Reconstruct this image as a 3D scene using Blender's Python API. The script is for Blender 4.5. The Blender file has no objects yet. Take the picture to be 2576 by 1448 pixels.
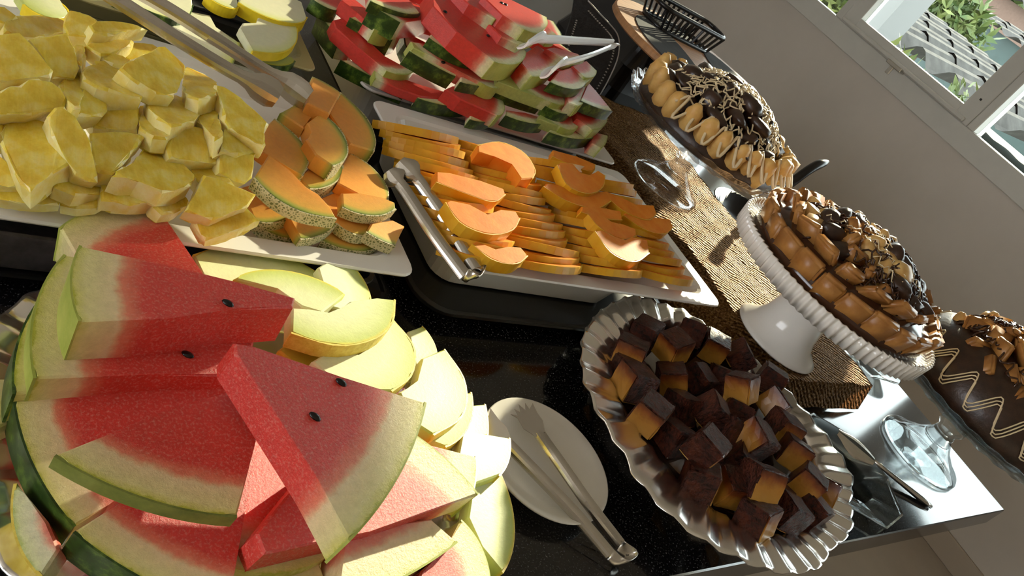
import bpy, bmesh, math, random
from mathutils import Vector, Matrix
random.seed(7)
S = bpy.context.scene
COL = S.collection
# ---------------------------------------------------------------- camera
CW, CH, CF, CAMH = 2576.0, 1448.0, 2044.36, 0.55
RX = Vector((0.7454514, -0.39590207, 0.53624972)).normalized()
RY = Vector((0.110069, -0.72034612, -0.68482573))
RZ = RX.cross(RY).normalized(); RY = RZ.cross(RX).normalized()
CAM = Vector((0, 0, CAMH))
cd = bpy.data.cameras.new('camera'); cam = bpy.data.objects.new('camera', cd); COL.objects.link(cam)
cd.sensor_width = 36; cd.lens = 36 * CF / CW; cd.clip_start = 0.01; cd.clip_end = 200
cam.matrix_world = Matrix(((RX.x, -RY.x, -RZ.x, CAM.x), (RX.y, -RY.y, -RZ.y, CAM.y), (RX.z, -RY.z, -RZ.z, CAM.z), (0, 0, 0, 1)))
S.camera = cam
# ---------------------------------------------------------------- sky, sun, exposure
S.view_settings.view_transform = 'Standard'; S.view_settings.look = 'None'
S.view_settings.gamma = 1.0; S.view_settings.use_curve_mapping = False
S.view_settings.exposure = 0.70
w = bpy.data.worlds.new('sky'); S.world = w; w.use_nodes = True
wb = w.node_tree.nodes['Background']; wb.inputs[0].default_value = (0.93, 0.96, 1.0, 1); wb.inputs[1].default_value = 5.0
SUN_EL, SUN_AZ = math.radians(17), math.radians(28)      # azimuth measured from +X (the window side) towards +Y
sv = Vector((math.cos(SUN_EL) * math.cos(SUN_AZ), math.cos(SUN_EL) * math.sin(SUN_AZ), math.sin(SUN_EL)))
sl = bpy.data.lights.new('sun', 'SUN'); sl.energy = 8.0; sl.angle = math.radians(0.8); sl.color = (1.0, 0.84, 0.62)
so = bpy.data.objects.new('sun', sl); COL.objects.link(so); so.rotation_euler = sv.to_track_quat('Z', 'Y').to_euler(); so.location = (8, 4, 5)

# ---------------------------------------------------------------- geometry helpers
def ray(px, py): return RX * ((px - CW / 2) / CF) + RY * ((py - CH / 2) / CF) + RZ
def at(px, py, z=0.0):
    d = ray(px, py); return CAM + d * ((z - CAMH) / d.z)
def onp(px, py, p0, n):
    d = ray(px, py); return CAM + d * ((p0 - CAM).dot(n) / d.dot(n))
def onx(px, py, x):
    d = ray(px, py); return CAM + d * (x / d.x)
def ony(px, py, y):
    d = ray(px, py); return CAM + d * (y / d.y)

def obj(name, bm, mat, parent=None, smooth=False, mw=None):
    me = bpy.data.meshes.new(name)
    bmesh.ops.recalc_face_normals(bm, faces=bm.faces)
    bm.to_mesh(me); bm.free()
    if smooth:
        for p in me.polygons: p.use_smooth = True
    if isinstance(mat, (list, tuple)):
        for m in mat: me.materials.append(m)
    else: me.materials.append(mat)
    o = bpy.data.objects.new(name, me); COL.objects.link(o)
    if parent: o.parent = parent
    if mw is not None: o.matrix_local = mw
    return o
def share(src, name, parent=None, mw=None):
    o = bpy.data.objects.new(name, src.data if hasattr(src, 'data') else src); COL.objects.link(o)
    if parent: o.parent = parent
    if mw is not None: o.matrix_local = mw
    return o
def empty(name, loc=(0, 0, 0), rz=0):
    o = bpy.data.objects.new(name, None); COL.objects.link(o); o.location = loc; o.rotation_euler = (0, 0, rz); o.empty_display_size = 0.02
    return o
def tag(o, label, cat, group=None):
    o['label'] = label; o['category'] = cat
    if group: o['group'] = group
    return o
def struct(o): o['kind'] = 'structure'; return o

def bx(bm, x0, x1, y0, y1, z0, z1, bev=0.0, seg=1):
    vs = [bm.verts.new((x, y, z)) for z in (z0, z1) for y in (y0, y1) for x in (x0, x1)]
    fs = [bm.faces.new([vs[i] for i in q]) for q in ((0, 1, 3, 2), (4, 6, 7, 5), (0, 4, 5, 1), (2, 3, 7, 6), (0, 2, 6, 4), (1, 5, 7, 3))]
    if bev > 0:
        es = list({e for f in fs for e in f.edges})
        bmesh.ops.bevel(bm, geom=es, offset=bev, segments=seg, affect='EDGES', clamp_overlap=True)
    return bm
def box(name, x0, x1, y0, y1, z0, z1, mat, parent=None, bev=0.0, seg=1, mw=None):
    return obj(name, bx(bmesh.new(), x0, x1, y0, y1, z0, z1, bev, seg), mat, parent, mw=mw)
def slab_bm(pts, th, bev=0.0, z0=0.0, seg=1, bm=None):
    """closed 2D outline -> plate whose top lies at z0 and whose bottom lies th below"""
    bm = bm or bmesh.new()
    a = [bm.verts.new((p[0], p[1], z0)) for p in pts]; b = [bm.verts.new((p[0], p[1], z0 - th)) for p in pts]
    n = len(pts)
    ft = bm.faces.new(a); fb = bm.faces.new(b[::-1])
    for i in range(n): bm.faces.new((a[i], b[i], b[(i + 1) % n], a[(i + 1) % n]))
    if bev > 0:
        bmesh.ops.bevel(bm, geom=list(ft.edges) + list(fb.edges), offset=bev, segments=seg, affect='EDGES', clamp_overlap=True)
    return bm
def lathe(bm, prof, n=48, fr=None, c=(0, 0, 0), sx=1, sy=1, closed=False):
    """profile [(r,z)] turned round z; fr(angle,i)->radius factor, z offset"""
    rings = []
    for i, (r, z) in enumerate(prof):
        ring = []
        for k in range(n):
            t = 2 * math.pi * k / n
            f, dz = fr(t, i) if fr else (1, 0)
            ring.append(bm.verts.new((c[0] + r * f * math.cos(t) * sx, c[1] + r * f * math.sin(t) * sy, c[2] + z + dz)))
        rings.append(ring)
    for a, b in zip(rings, rings[1:]):
        for k in range(n): bm.faces.new((a[k], a[(k + 1) % n], b[(k + 1) % n], b[k]))
    if closed:
        for k in range(n): bm.faces.new((rings[-1][k], rings[-1][(k + 1) % n], rings[0][(k + 1) % n], rings[0][k]))
    else:
        if prof[0][0] > 1e-6: bm.faces.new(rings[0][::-1])
        if prof[-1][0] > 1e-6: bm.faces.new(rings[-1])
    bmesh.ops.remove_doubles(bm, verts=bm.verts, dist=1e-6)
    return bm
def tube(bm, pts, r, n=6, cap=True):
    pts = [Vector(p) for p in pts]; rings = []
    up = Vector((0, 0, 1))
    for i, p in enumerate(pts):
        d = (pts[min(i + 1, len(pts) - 1)] - pts[max(i - 1, 0)]).normalized()
        a = d.cross(up)
        if a.length < 1e-3: a = d.cross(Vector((1, 0, 0)))
        a.normalize(); b = d.cross(a); up = -b if False else up
        rr = r[i] if isinstance(r, (list, tuple)) else r
        rings.append([bm.verts.new(p + (a * math.cos(2 * math.pi * k / n) + b * math.sin(2 * math.pi * k / n)) * rr) for k in range(n)])
    for u, v in zip(rings, rings[1:]):
        for k in range(n): bm.faces.new((u[k], u[(k + 1) % n], v[(k + 1) % n], v[k]))
    if cap: bm.faces.new(rings[0][::-1]); bm.faces.new(rings[-1])
    return bm
def band(bm, pts, wid, th, side, curve=0.35):
    """strip with a shallow channel section swept along 3D points; side(i) -> direction of its width, wid(i) half width"""
    rings = []; n = len(pts); K = (-1, -0.82, -0.45, 0, 0.45, 0.82, 1)
    for i, p in enumerate(pts):
        p = Vector(p); d = (Vector(pts[min(i + 1, n - 1)]) - Vector(pts[max(i - 1, 0)])).normalized()
        s = Vector(side(i) if callable(side) else side); s = (s - d * s.dot(d)).normalized(); u = d.cross(s)
        h = wid(i) if callable(wid) else wid
        q = [(a, curve * h * a * a) for a in K]
        ring = [p + s * a * h + u * (c + th / 2) for a, c in q] + [p + s * a * h + u * (c - th / 2) for a, c in q[::-1]]
        rings.append([bm.verts.new(v) for v in ring])
    m = len(rings[0])
    for a, b in zip(rings, rings[1:]):
        for k in range(m): bm.faces.new((a[k], a[(k + 1) % m], b[(k + 1) % m], b[k]))
    bm.faces.new(rings[0][::-1]); bm.faces.new(rings[-1])
    return bm
def smooth_pts(pts, m):
    """Catmull-Rom through 2D points, m samples"""
    n = len(pts)
    if n == 2: return [tuple(pts[0][k] + (pts[1][k] - pts[0][k]) * i / (m - 1) for k in range(len(pts[0]))) for i in range(m)]
    out = []
    D = len(pts[0])
    for i in range(m):
        t = (n - 1) * i / (m - 1); s = min(int(t), n - 2); f = t - s
        p = [pts[max(s - 1, 0)], pts[s], pts[s + 1], pts[min(s + 2, n - 1)]]
        if s == 0: p[0] = tuple(2 * pts[0][k] - pts[1][k] for k in range(D))
        if s == n - 2: p[3] = tuple(2 * pts[-1][k] - pts[-2][k] for k in range(D))
        out.append(tuple(0.5 * (2 * p[1][k] + (p[2][k] - p[0][k]) * f + (2 * p[0][k] - 5 * p[1][k] + 4 * p[2][k] - p[3][k]) * f * f + (3 * p[1][k] - p[0][k] - 3 * p[2][k] + p[3][k]) * f ** 3) for k in range(D)))
    return out
def circ(a, b, c):
    ax, ay = a; bx_, by = b; cx, cy = c
    d = 2 * (ax * (by - cy) + bx_ * (cy - ay) + cx * (ay - by))
    if abs(d) < 1e-9: d = 1e-9
    ux = ((ax * ax + ay * ay) * (by - cy) + (bx_ * bx_ + by * by) * (cy - ay) + (cx * cx + cy * cy) * (ay - by)) / d
    uy = ((ax * ax + ay * ay) * (cx - bx_) + (bx_ * bx_ + by * by) * (ax - cx) + (cx * cx + cy * cy) * (bx_ - ax)) / d
    return (ux, uy), math.hypot(ax - ux, ay - uy)
def frame(n):
    n = Vector(n).normalized(); x = Vector((1, 0, 0)); x = (x - n * x.dot(n)).normalized(); y = n.cross(x)
    return x, y, n
def fmat(o, x, y, n): return Matrix(((x.x, y.x, n.x, o.x), (x.y, y.y, n.y, o.y), (x.z, y.z, n.z, o.z), (0, 0, 0, 1)))

# ---------------------------------------------------------------- materials
def nodes(m):
    m.use_nodes = True; nt = m.node_tree; return nt, nt.nodes['Principled BSDF']
def ramp(nt, stops, interp='LINEAR'):
    r = nt.nodes.new('ShaderNodeValToRGB'); cr = r.color_ramp; cr.interpolation = interp
    while len(cr.elements) < len(stops): cr.elements.new(0.5)
    for e, (p, c) in zip(cr.elements, stops): e.position = p; e.color = (*c, 1)
    return r
def noise(nt, scale, detail=4, rough=0.6, coord='Object', vec=None, stretch=None):
    tc = nt.nodes.new('ShaderNodeTexCoord'); t = nt.nodes.new('ShaderNodeTexNoise')
    t.inputs['Scale'].default_value = scale; t.inputs['Detail'].default_value = detail; t.inputs['Roughness'].default_value = rough
    if stretch:
        mp = nt.nodes.new('ShaderNodeMapping'); mp.inputs['Scale'].default_value = stretch
        nt.links.new(tc.outputs[coord], mp.inputs[0]); nt.links.new(mp.outputs[0], t.inputs[0])
    else: nt.links.new(tc.outputs[coord], t.inputs[0])
    return t
def bump(nt, b, src, strength, dist=0.002):
    n = nt.nodes.new('ShaderNodeBump'); n.inputs['Strength'].default_value = strength; n.inputs['Distance'].default_value = dist
    nt.links.new(src, n.inputs['Height']); nt.links.new(n.outputs[0], b.inputs['Normal'])
def mat(name, col, rough=0.5, metal=0.0, var=0.0, vscale=20, bmp=0.0, bscale=60, spec=0.5, sss=0.0, sssr=(0.01, 0.006, 0.003), col2=None, trans=0.0, ior=1.45, coat=0.0, bdist=0.002, detail=4, stretch=None, lo=0.35, hi=0.65):
    m = bpy.data.materials.new(name); nt, b = nodes(m)
    b.inputs['Base Color'].default_value = (*col, 1); b.inputs['Roughness'].default_value = rough; b.inputs['Metallic'].default_value = metal
    b.inputs['Specular IOR Level'].default_value = spec; b.inputs['IOR'].default_value = ior
    b.inputs['Transmission Weight'].default_value = trans; b.inputs['Coat Weight'].default_value = coat
    if sss: b.inputs['Subsurface Weight'].default_value = sss; b.inputs['Subsurface Radius'].default_value = sssr; b.inputs['Subsurface Scale'].default_value = 1.0
    if var or col2:
        c2 = col2 or tuple(min(1, c * (1 + var)) for c in col); c1 = col if col2 else tuple(c * (1 - var) for c in col)
        t = noise(nt, vscale, detail, stretch=stretch); r = ramp(nt, [(lo, c1), (hi, c2)]); nt.links.new(t.outputs[0], r.inputs[0]); nt.links.new(r.outputs[0], b.inputs['Base Color'])
    if bmp:
        t = noise(nt, bscale, 5, stretch=stretch); bump(nt, b, t.outputs[0], bmp, bdist)
    return m
def rind_dist(nt):
    """metres inward from the curved rim of a cut slice (object property melon_radius)"""
    tc = nt.nodes.new('ShaderNodeTexCoord'); sp = nt.nodes.new('ShaderNodeSeparateXYZ'); nt.links.new(tc.outputs['Object'], sp.inputs[0])
    cb = nt.nodes.new('ShaderNodeCombineXYZ'); nt.links.new(sp.outputs[0], cb.inputs[0]); nt.links.new(sp.outputs[1], cb.inputs[1])
    ln = nt.nodes.new('ShaderNodeVectorMath'); ln.operation = 'LENGTH'; nt.links.new(cb.outputs[0], ln.inputs[0])
    at_ = nt.nodes.new('ShaderNodeAttribute'); at_.attribute_type = 'OBJECT'; at_.attribute_name = 'melon_radius'
    s = nt.nodes.new('ShaderNodeMath'); s.operation = 'SUBTRACT'; nt.links.new(at_.outputs['Fac'], s.inputs[0]); nt.links.new(ln.outputs['Value'], s.inputs[1])
    return s.outputs[0]
def melon_mat(name, stops, width, wob=0.003, nscale=90, rough=0.3, bmp=0.25, bscale=250, sss=0.15, var=0.12, spec=0.5, fib=None, spk=0.0):
    m = bpy.data.materials.new(name); nt, b = nodes(m)
    d = rind_dist(nt); t = noise(nt, nscale, 5, 0.65)
    a = nt.nodes.new('ShaderNodeMath'); a.operation = 'MULTIPLY_ADD'; nt.links.new(t.outputs[0], a.inputs[0]); a.inputs[1].default_value = wob * 2; a.inputs[2].default_value = -wob
    s = nt.nodes.new('ShaderNodeMath'); s.operation = 'ADD'; nt.links.new(d, s.inputs[0]); nt.links.new(a.outputs[0], s.inputs[1])
    q = nt.nodes.new('ShaderNodeMath'); q.operation = 'DIVIDE'; nt.links.new(s.outputs[0], q.inputs[0]); q.inputs[1].default_value = width; q.use_clamp = True
    r = ramp(nt, stops); nt.links.new(q.outputs[0], r.inputs[0])
    # flesh mottling
    t2 = noise(nt, nscale * 2.2, 6, 0.7, stretch=fib); mx = nt.nodes.new('ShaderNodeMix'); mx.data_type = 'RGBA'; mx.blend_type = 'MULTIPLY'; mx.inputs[0].default_value = 1.0
    r2 = ramp(nt, [(0.3, (1 - var * 2,) * 3), (0.7, (1 + var * 0.2,) * 3)]); nt.links.new(t2.outputs[0], r2.inputs[0])
    nt.links.new(r.outputs[0], mx.inputs[6]); nt.links.new(r2.outputs[0], mx.inputs[7]); nt.links.new(mx.outputs[2], b.inputs['Base Color'])
    if spk:
        t5 = noise(nt, nscale * 7, 3, 0.6); r5 = ramp(nt, [(0.50, (0, 0, 0)), (0.74, (spk, spk, spk))]); nt.links.new(t5.outputs[0], r5.inputs[0])
        g5 = ramp(nt, [(0.52, (0, 0, 0)), (0.66, (1, 1, 1))]); nt.links.new(q.outputs[0], g5.inputs[0]); k5 = nt.nodes.new('ShaderNodeMath'); k5.operation = 'MULTIPLY'; nt.links.new(r5.outputs[0], k5.inputs[0]); nt.links.new(g5.outputs[0], k5.inputs[1])
        m5 = nt.nodes.new('ShaderNodeMix'); m5.data_type = 'RGBA'; nt.links.new(k5.outputs[0], m5.inputs[0]); nt.links.new(mx.outputs[2], m5.inputs[6]); m5.inputs[7].default_value = (0.85, 0.42, 0.32, 1); nt.links.new(m5.outputs[2], b.inputs['Base Color'])
    b.inputs['Roughness'].default_value = rough; b.inputs['Specular IOR Level'].default_value = spec
    if sss: b.inputs['Subsurface Weight'].default_value = sss; b.inputs['Subsurface Radius'].default_value = (0.008, 0.004, 0.002); b.inputs['Subsurface Scale'].default_value = 1.0
    t3 = noise(nt, bscale, 6, 0.7); bump(nt, b, t3.outputs[0], bmp, 0.002)
    return m
def rind_mat(name, stops, scale, rough=0.35, stretch=(1, 1, 1), bmp=0.1, detail=6):
    m = bpy.data.materials.new(name); nt, b = nodes(m)
    t = noise(nt, scale, detail, 0.7, stretch=stretch); r = ramp(nt, stops); nt.links.new(t.outputs[0], r.inputs[0]); nt.links.new(r.outputs[0], b.inputs['Base Color'])
    b.inputs['Roughness'].default_value = rough
    if bmp: bump(nt, b, t.outputs[0], bmp, 0.001)
    return m

M = {}
# granite: black polished with pale flecks
g = bpy.data.materials.new('granite'); nt, b = nodes(g)
t = noise(nt, 420, 3, 0.7); r = ramp(nt, [(0.50, (0.004, 0.004, 0.005)), (0.60, (0.012, 0.012, 0.014)), (0.72, (0.12, 0.12, 0.125))]); nt.links.new(t.outputs[0], r.inputs[0]); nt.links.new(r.outputs[0], b.inputs['Base Color'])
b.inputs['Roughness'].default_value = 0.10; b.inputs['Specular IOR Level'].default_value = 0.6; M['granite'] = g
M['wall'] = mat('wall_paint', (0.58, 0.525, 0.46), 0.75, var=0.04, vscale=3, bmp=0.05, bscale=90)
M['floor'] = mat('floor_tile', (0.42, 0.36, 0.29), 0.35, var=0.06, vscale=4)
M['ceil'] = mat('ceiling_paint', (0.80, 0.73, 0.62), 0.8)
M['base'] = mat('baseboard_paint', (0.42, 0.35, 0.27), 0.5)
M['alu_frame'] = mat('powder_coated_frame', (0.60, 0.585, 0.53), 0.38, spec=0.5, var=0.03, vscale=8)
M['alu_dark'] = mat('frame_gasket', (0.03, 0.03, 0.03), 0.6)
M['chrome'] = mat('satin_steel', (0.62, 0.60, 0.56), 0.22, 1.0, bmp=0.05, bscale=300)
pg = bpy.data.materials.new('window_glass'); pg.use_nodes = True; nt = pg.node_tree; nt.nodes.remove(nt.nodes['Principled BSDF'])
tr_ = nt.nodes.new('ShaderNodeBsdfTransparent'); tr_.inputs[0].default_value = (0.90, 0.95, 0.93, 1); gl = nt.nodes.new('ShaderNodeBsdfGlossy'); gl.inputs['Roughness'].default_value = 0.02
fr_ = nt.nodes.new('ShaderNodeFresnel'); fr_.inputs[0].default_value = 1.45; mxs = nt.nodes.new('ShaderNodeMixShader')
nt.links.new(fr_.outputs[0], mxs.inputs[0]); nt.links.new(tr_.outputs[0], mxs.inputs[1]); nt.links.new(gl.outputs[0], mxs.inputs[2]); nt.links.new(mxs.outputs[0], nt.nodes['Material Output'].inputs[0])
M['pane'] = pg
def glass_mat(name, col, mixf):
    m = bpy.data.materials.new(name); nt, b = nodes(m); b.inputs['Base Color'].default_value = (*col, 1); b.inputs['Roughness'].default_value = 0.03; b.inputs['Transmission Weight'].default_value = 1.0; b.inputs['IOR'].default_value = 1.45
    t_ = nt.nodes.new('ShaderNodeBsdfTransparent'); t_.inputs[0].default_value = (*[c * .97 for c in col], 1); x = nt.nodes.new('ShaderNodeMixShader'); x.inputs[0].default_value = mixf
    nt.links.new(b.outputs[0], x.inputs[1]); nt.links.new(t_.outputs[0], x.inputs[2]); nt.links.new(x.outputs[0], nt.nodes['Material Output'].inputs[0]); return m
M['glass'] = glass_mat('clear_glass', (1, 1, 1), 0.6)
M['plate_glass'] = glass_mat('plate_glass', (0.97, 1, 0.99), 0.25)
M['bluish_glass'] = glass_mat('aqua_glass', (0.93, 0.985, 1.0), 0.5)
M['white_plastic'] = mat('white_melamine', (0.80, 0.775, 0.73), 0.28, var=0.02, vscale=10, spec=0.5)
M['white_ceramic'] = mat('white_ceramic', (0.80, 0.77, 0.72), 0.12, spec=0.6)
M['steel'] = mat('brushed_steel', (0.55, 0.52, 0.47), 0.25, 1.0, bmp=0.06, bscale=200, stretch=(1, 12, 1))
M['steel_dull'] = mat('dull_steel', (0.24, 0.22, 0.21), 0.45, 0.9, var=0.25, vscale=40)
M['black_plastic'] = mat('black_plastic', (0.008, 0.008, 0.009), 0.3, spec=0.5)
M['black_matte'] = mat('black_matte', (0.012, 0.011, 0.011), 0.6)
M['foil'] = mat('aluminium_foil', (0.86, 0.84, 0.81), 0.2, 1.0, bmp=0.04, bscale=30, bdist=0.003)
# ================================================================ the room
FZ, WX, FY = -0.74, 3.2, 3.4           # floor level, window wall, far wall
struct(box('floor', -3.0, WX + 0.2, -3.0, FY + 0.2, FZ - 0.1, FZ, M['floor']))
struct(box('ceiling', -3.0, WX + 0.2, -3.0, FY + 0.2, 1.95, 2.05, M['ceil']))
struct(box('wall_far', -3.0, WX, FY, FY + 0.15, FZ, 1.95, M['wall']))
struct(box('wall_near', -3.0, WX + 0.16, -3.15, -3.0, FZ, 1.95, M['wall']))
bm = bmesh.new()
bx(bm, -3.15, -3.0, -3.15, FY + 0.15, FZ, 0.3); bx(bm, -3.15, -3.0, -3.15, FY + 0.15, 1.4, 1.95); bx(bm, -3.15, -3.0, -3.15, -1.0, 0.3, 1.4); bx(bm, -3.15, -3.0, 1.4, FY + 0.15, 0.3, 1.4)  # unseen left wall; its opening is added to let in fill light
struct(obj('wall_left', bm, M['wall']))
WB, WT = 0.291, 1.25                   # window opening bottom and top
Y0, Y1 = -1.6, 3.2
bm = bmesh.new(); T = 0.16
bx(bm, WX, WX + T, -3.0, FY + 0.15, FZ, WB); bx(bm, WX, WX + T, -3.0, FY + 0.15, WT, 1.95)
bx(bm, WX, WX + T, -3.0, Y0, WB, WT); bx(bm, WX, WX + T, Y1, FY + 0.15, WB, WT)
wl = struct(obj('wall_right', bm, M['wall']))
struct(box('baseboard_right', WX - 0.015, WX, -3.0, FY, FZ, FZ + 0.09, M['base'], bev=0.003))
struct(box('baseboard_far', -3.0, WX, FY - 0.015, FY, FZ, FZ + 0.09, M['base'], bev=0.003))
# one long aluminium window: bottom rail, head, mullions, fixed panes and tilting sashes in turn
win = struct(empty('window_1', (WX, (Y0 + Y1) / 2, WB)))
def wpart(name, *a, **k):
    o = box(name, *a, **k); o.parent = win; o.matrix_parent_inverse = Matrix.Translation(-win.location); return o
wpart('bottom_rail', WX - 0.012, WX + 0.07, Y0, Y1, WB, 0.375, mat=M['alu_frame'], bev=0.003)
wpart('head_rail', WX - 0.012, WX + 0.07, Y0, Y1, WT - 0.06, WT + 0.01, mat=M['alu_frame'], bev=0.003)
sash = [(1.49, 2.235), (0.06, 0.805)]    # the two hinged sashes; fixed panes between and beside them
edges = [Y0, 0.0, 0.06, 0.805, 0.87, 1.45, 1.49, 2.235, 2.275, Y1]
muls = [(-0.86, -0.80), (0.0, 0.06), (0.805, 0.865), (1.455, 1.49), (2.235, 2.275)]
for a, b_ in muls: wpart('mullion', WX - 0.010, WX + 0.07, a, b_, 0.375, WT - 0.06, mat=M['alu_frame'], bev=0.003)
for a, b_ in ((Y0, -0.86), (-0.80, 0.0), (0.865, 1.455), (2.275, Y1)): 
    wpart('pane', WX + 0.03, WX + 0.034, a, b_, 0.375, WT - 0.06, mat=M['pane'])
for a, b_ in sash:
    s = empty('sash'); s.parent = win; s.matrix_parent_inverse = Matrix.Translation(-win.location); s.location = (WX, a, 0.375)
    def sp(name, x0, x1, y0, y1, z0, z1, m, bev=0.002):
        o = box(name, x0 - WX, x1 - WX, y0 - a, y1 - a, z0 - 0.375, z1 - 0.375, m, s, bev); return o
    i0, i1 = a + 0.072, b_ - 0.076
    sp('stile', WX - 0.014, WX + 0.05, a, i0, 0.375, WT - 0.06, M['alu_frame']); sp('stile', WX - 0.014, WX + 0.05, i1, b_, 0.375, WT - 0.06, M['alu_frame'])
    sp('rail', WX - 0.014, WX + 0.05, i0, i1, 0.375, 0.428, M['alu_frame']); sp('rail', WX - 0.014, WX + 0.05, i0, i1, WT - 0.11, WT - 0.06, M['alu_frame'])
    sp('pane', WX + 0.02, WX + 0.024, i0, i1, 0.428, WT - 0.11, M['pane'], 0)
    sp('gasket', WX + 0.005, WX + 0.02, i0, i0 + 0.006, 0.428, WT - 0.11, M['alu_dark'], 0)
    sp('pull_bar', WX - 0.03, WX - 0.012, a + 0.02, b_ - 0.01, 0.378, 0.396, M['alu_frame'], 0.004)
    sp('latch', WX - 0.05, WX - 0.012, (a + b_) / 2 - 0.03, (a + b_) / 2 + 0.05, 0.368, 0.384, M['chrome'], 0.002)
    sp('latch', WX - 0.02, WX - 0.01, (a + b_) / 2 + 0.02, (a + b_) / 2 + 0.04, 0.335, 0.37, M['chrome'], 0.002)
    for z in (0.47, 1.1): sp('screw', WX - 0.017, WX - 0.013, a + 0.03, a + 0.038, z, z + 0.008, M['alu_dark'], 0.001)

# ================================================================ outside the window: the neighbours' roofs, walls and plants
XM = dict(roof=mat('fibre_cement', (0.112, 0.106, 0.098), 0.9, var=0.3, vscale=7, detail=7), pale=mat('pale_render', (0.150, 0.150, 0.146), 0.8),
          greenw=mat('green_painted_wall', (0.034, 0.090, 0.056), 0.7, var=0.1, vscale=5), teal=mat('grey_green_shutter', (0.038, 0.060, 0.056), 0.6, var=0.12, vscale=6),
          terra=mat('terracotta_render', (0.143, 0.086, 0.064), 0.8, var=0.1), leaf=mat('leaf', (0.038, 0.075, 0.015), 0.55, col2=(0.112, 0.128, 0.026), vscale=4),
          ground=mat('ground_outside', (0.060, 0.075, 0.056), 0.9), white=mat('white_painted_metal', (0.225, 0.225, 0.217), 0.5), tile=mat('roof_tile', (0.120, 0.112, 0.105), 0.9, var=0.2, vscale=10))
struct(box('ground_outside', WX + 0.5, 40, -20, 30, -3.6, -3.5, XM['ground']))
def corr_roof(name, x0, x1, y0, y1, z0, z1, per, amp, label):
    bm = bmesh.new(); n = int((y1 - y0) / per * 8); rows = []
    steps = 4
    for j in range(steps + 1):
        f = j / steps; row = []
        for lap in ((0,) if j in (0, steps) else (0, 1)):
            r = []
            for i in range(n + 1):
                y = y0 + (y1 - y0) * i / n
                r.append(bm.verts.new((x0 + (x1 - x0) * f, y, z0 + (z1 - z0) * f + amp * math.sin(2 * math.pi * y / per) + (0.02 if lap else 0))))
            row.append(r)
        rows += row
    for a, c in zip(rows, rows[1:]):
        for i in range(n): bm.faces.new((a[i], a[i + 1], c[i + 1], c[i]))
    r2 = bmesh.ops.solidify(bm, geom=list(bm.faces), thickness=0.012)
    return bm
def house(name, label, x0, x1, y0, y1, zt, wallm, cat='building'):
    h = tag(empty(name, ((x0 + x1) / 2, (y0 + y1) / 2, -3.5)), label, cat)
    inv = Matrix.Translation(-h.location)
    def part(n, bm, m):
        o = obj(n, bm, m); o.parent = h; o.matrix_parent_inverse = inv; return o
    part('wall', bx(bmesh.new(), x0, x1, y0, y1, -3.5, zt), wallm)
    return h, part
h, part = house('house', 'neighbouring house with a grey corrugated roof and green walls', 6.4, 9.9, 0.9, 7.4, 0.15, XM['greenw'])
part('roof', corr_roof('roof', 6.0, 10.1, 0.6, 7.7, 0.38, 0.66, 0.34, 0.055, ''), XM['roof'])
part('window', bx(bmesh.new(), 6.37, 6.4, 1.9, 2.5, -0.4, 0.12), XM['teal'])
part('window', bx(bmesh.new(), 6.37, 6.4, 2.9, 3.8, -0.4, 0.12), XM['teal'])
h, part = house('shed', 'pale rendered pier standing left of the corrugated roof', 5.5, 5.8, 3.56, 3.80, 1.2, XM['pale'])
part('coping', bx(bmesh.new(), 5.47, 5.83, 3.53, 3.83, 1.2, 1.25), XM['white'])
h, part = house('house', 'grey-green boarded house beyond the corrugated roof', 14, 17, 5.4, 8.25, 1.12, XM['teal'])
part('roof', corr_roof('roof', 13.8, 17.2, 5.2, 8.4, 1.16, 1.5, 0.4, 0.04, ''), XM['tile'])
h, part = house('house', 'terracotta house with a tiled roof at the far right of the view', 20, 24, 6.5, 12.0, 2.0, XM['terra'])
part('roof', corr_roof('roof', 19.7, 24.4, 6.2, 12.3, 2.05, 3.2, 0.45, 0.06, ''), XM['tile'])
def bush(label, c, rad, n, seed, leaf=0.12):
    rnd = random.Random(seed); bm = bmesh.new()
    for i in range(n):
        d = Vector((rnd.gauss(0, 1), rnd.gauss(0, 1), rnd.gauss(0, 1))).normalized() * (0.35 + 0.65 * rnd.random())
        p = Vector(c) + Vector((d.x * rad[0], d.y * rad[1], d.z * rad[2]))
        u = Vector((rnd.uniform(-1, 1), rnd.uniform(-1, 1), rnd.uniform(-.3, 1))).normalized(); v = u.cross(Vector((rnd.uniform(-1, 1), rnd.uniform(-1, 1), rnd.uniform(-1, 1)))).normalized()
        L = leaf * rnd.uniform(.6, 1.3)
        q = [bm.verts.new(p), bm.verts.new(p + u * L * .5 + v * L * .16), bm.verts.new(p + u * L), bm.verts.new(p + u * L * .5 - v * L * .16)]
        bm.faces.new(q)
    t_ = tag(empty('shrub', (c[0], c[1], -3.5)), label, 'plant')
    o = obj('foliage', bm, XM['leaf']); o.parent = t_; o.matrix_parent_inverse = Matrix.Translation(-t_.location); o['kind'] = 'stuff'
    o = obj('stem', tube(bmesh.new(), [(c[0], c[1], -3.5), (c[0] + .03, c[1], (c[2] - 3.5) / 2), c], 0.05), mat('bark', (0.12, 0.08, 0.05), 0.9)); o.parent = t_; o.matrix_parent_inverse = Matrix.Translation(-t_.location)
bush('leafy green shrub growing behind the corrugated roof', (11.6, 6.75, 0.75), (0.5, 0.7, 0.5), 900, 3, 0.22)
bush('yellow-green shrub in front of the right end of the corrugated roof', (4.8, 2.36, 0.30), (0.15, 0.13, 0.16), 260, 4, 0.09)
bush('green plants below the eave of the corrugated roof', (4.9, 2.92, 0.18), (0.2, 0.26, 0.2), 500, 5, 0.10)
bush('green shrub seen through the pane at the window corner', (4.8, 3.55, 0.30), (0.2, 0.22, 0.25), 500, 6, 0.12)
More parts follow.
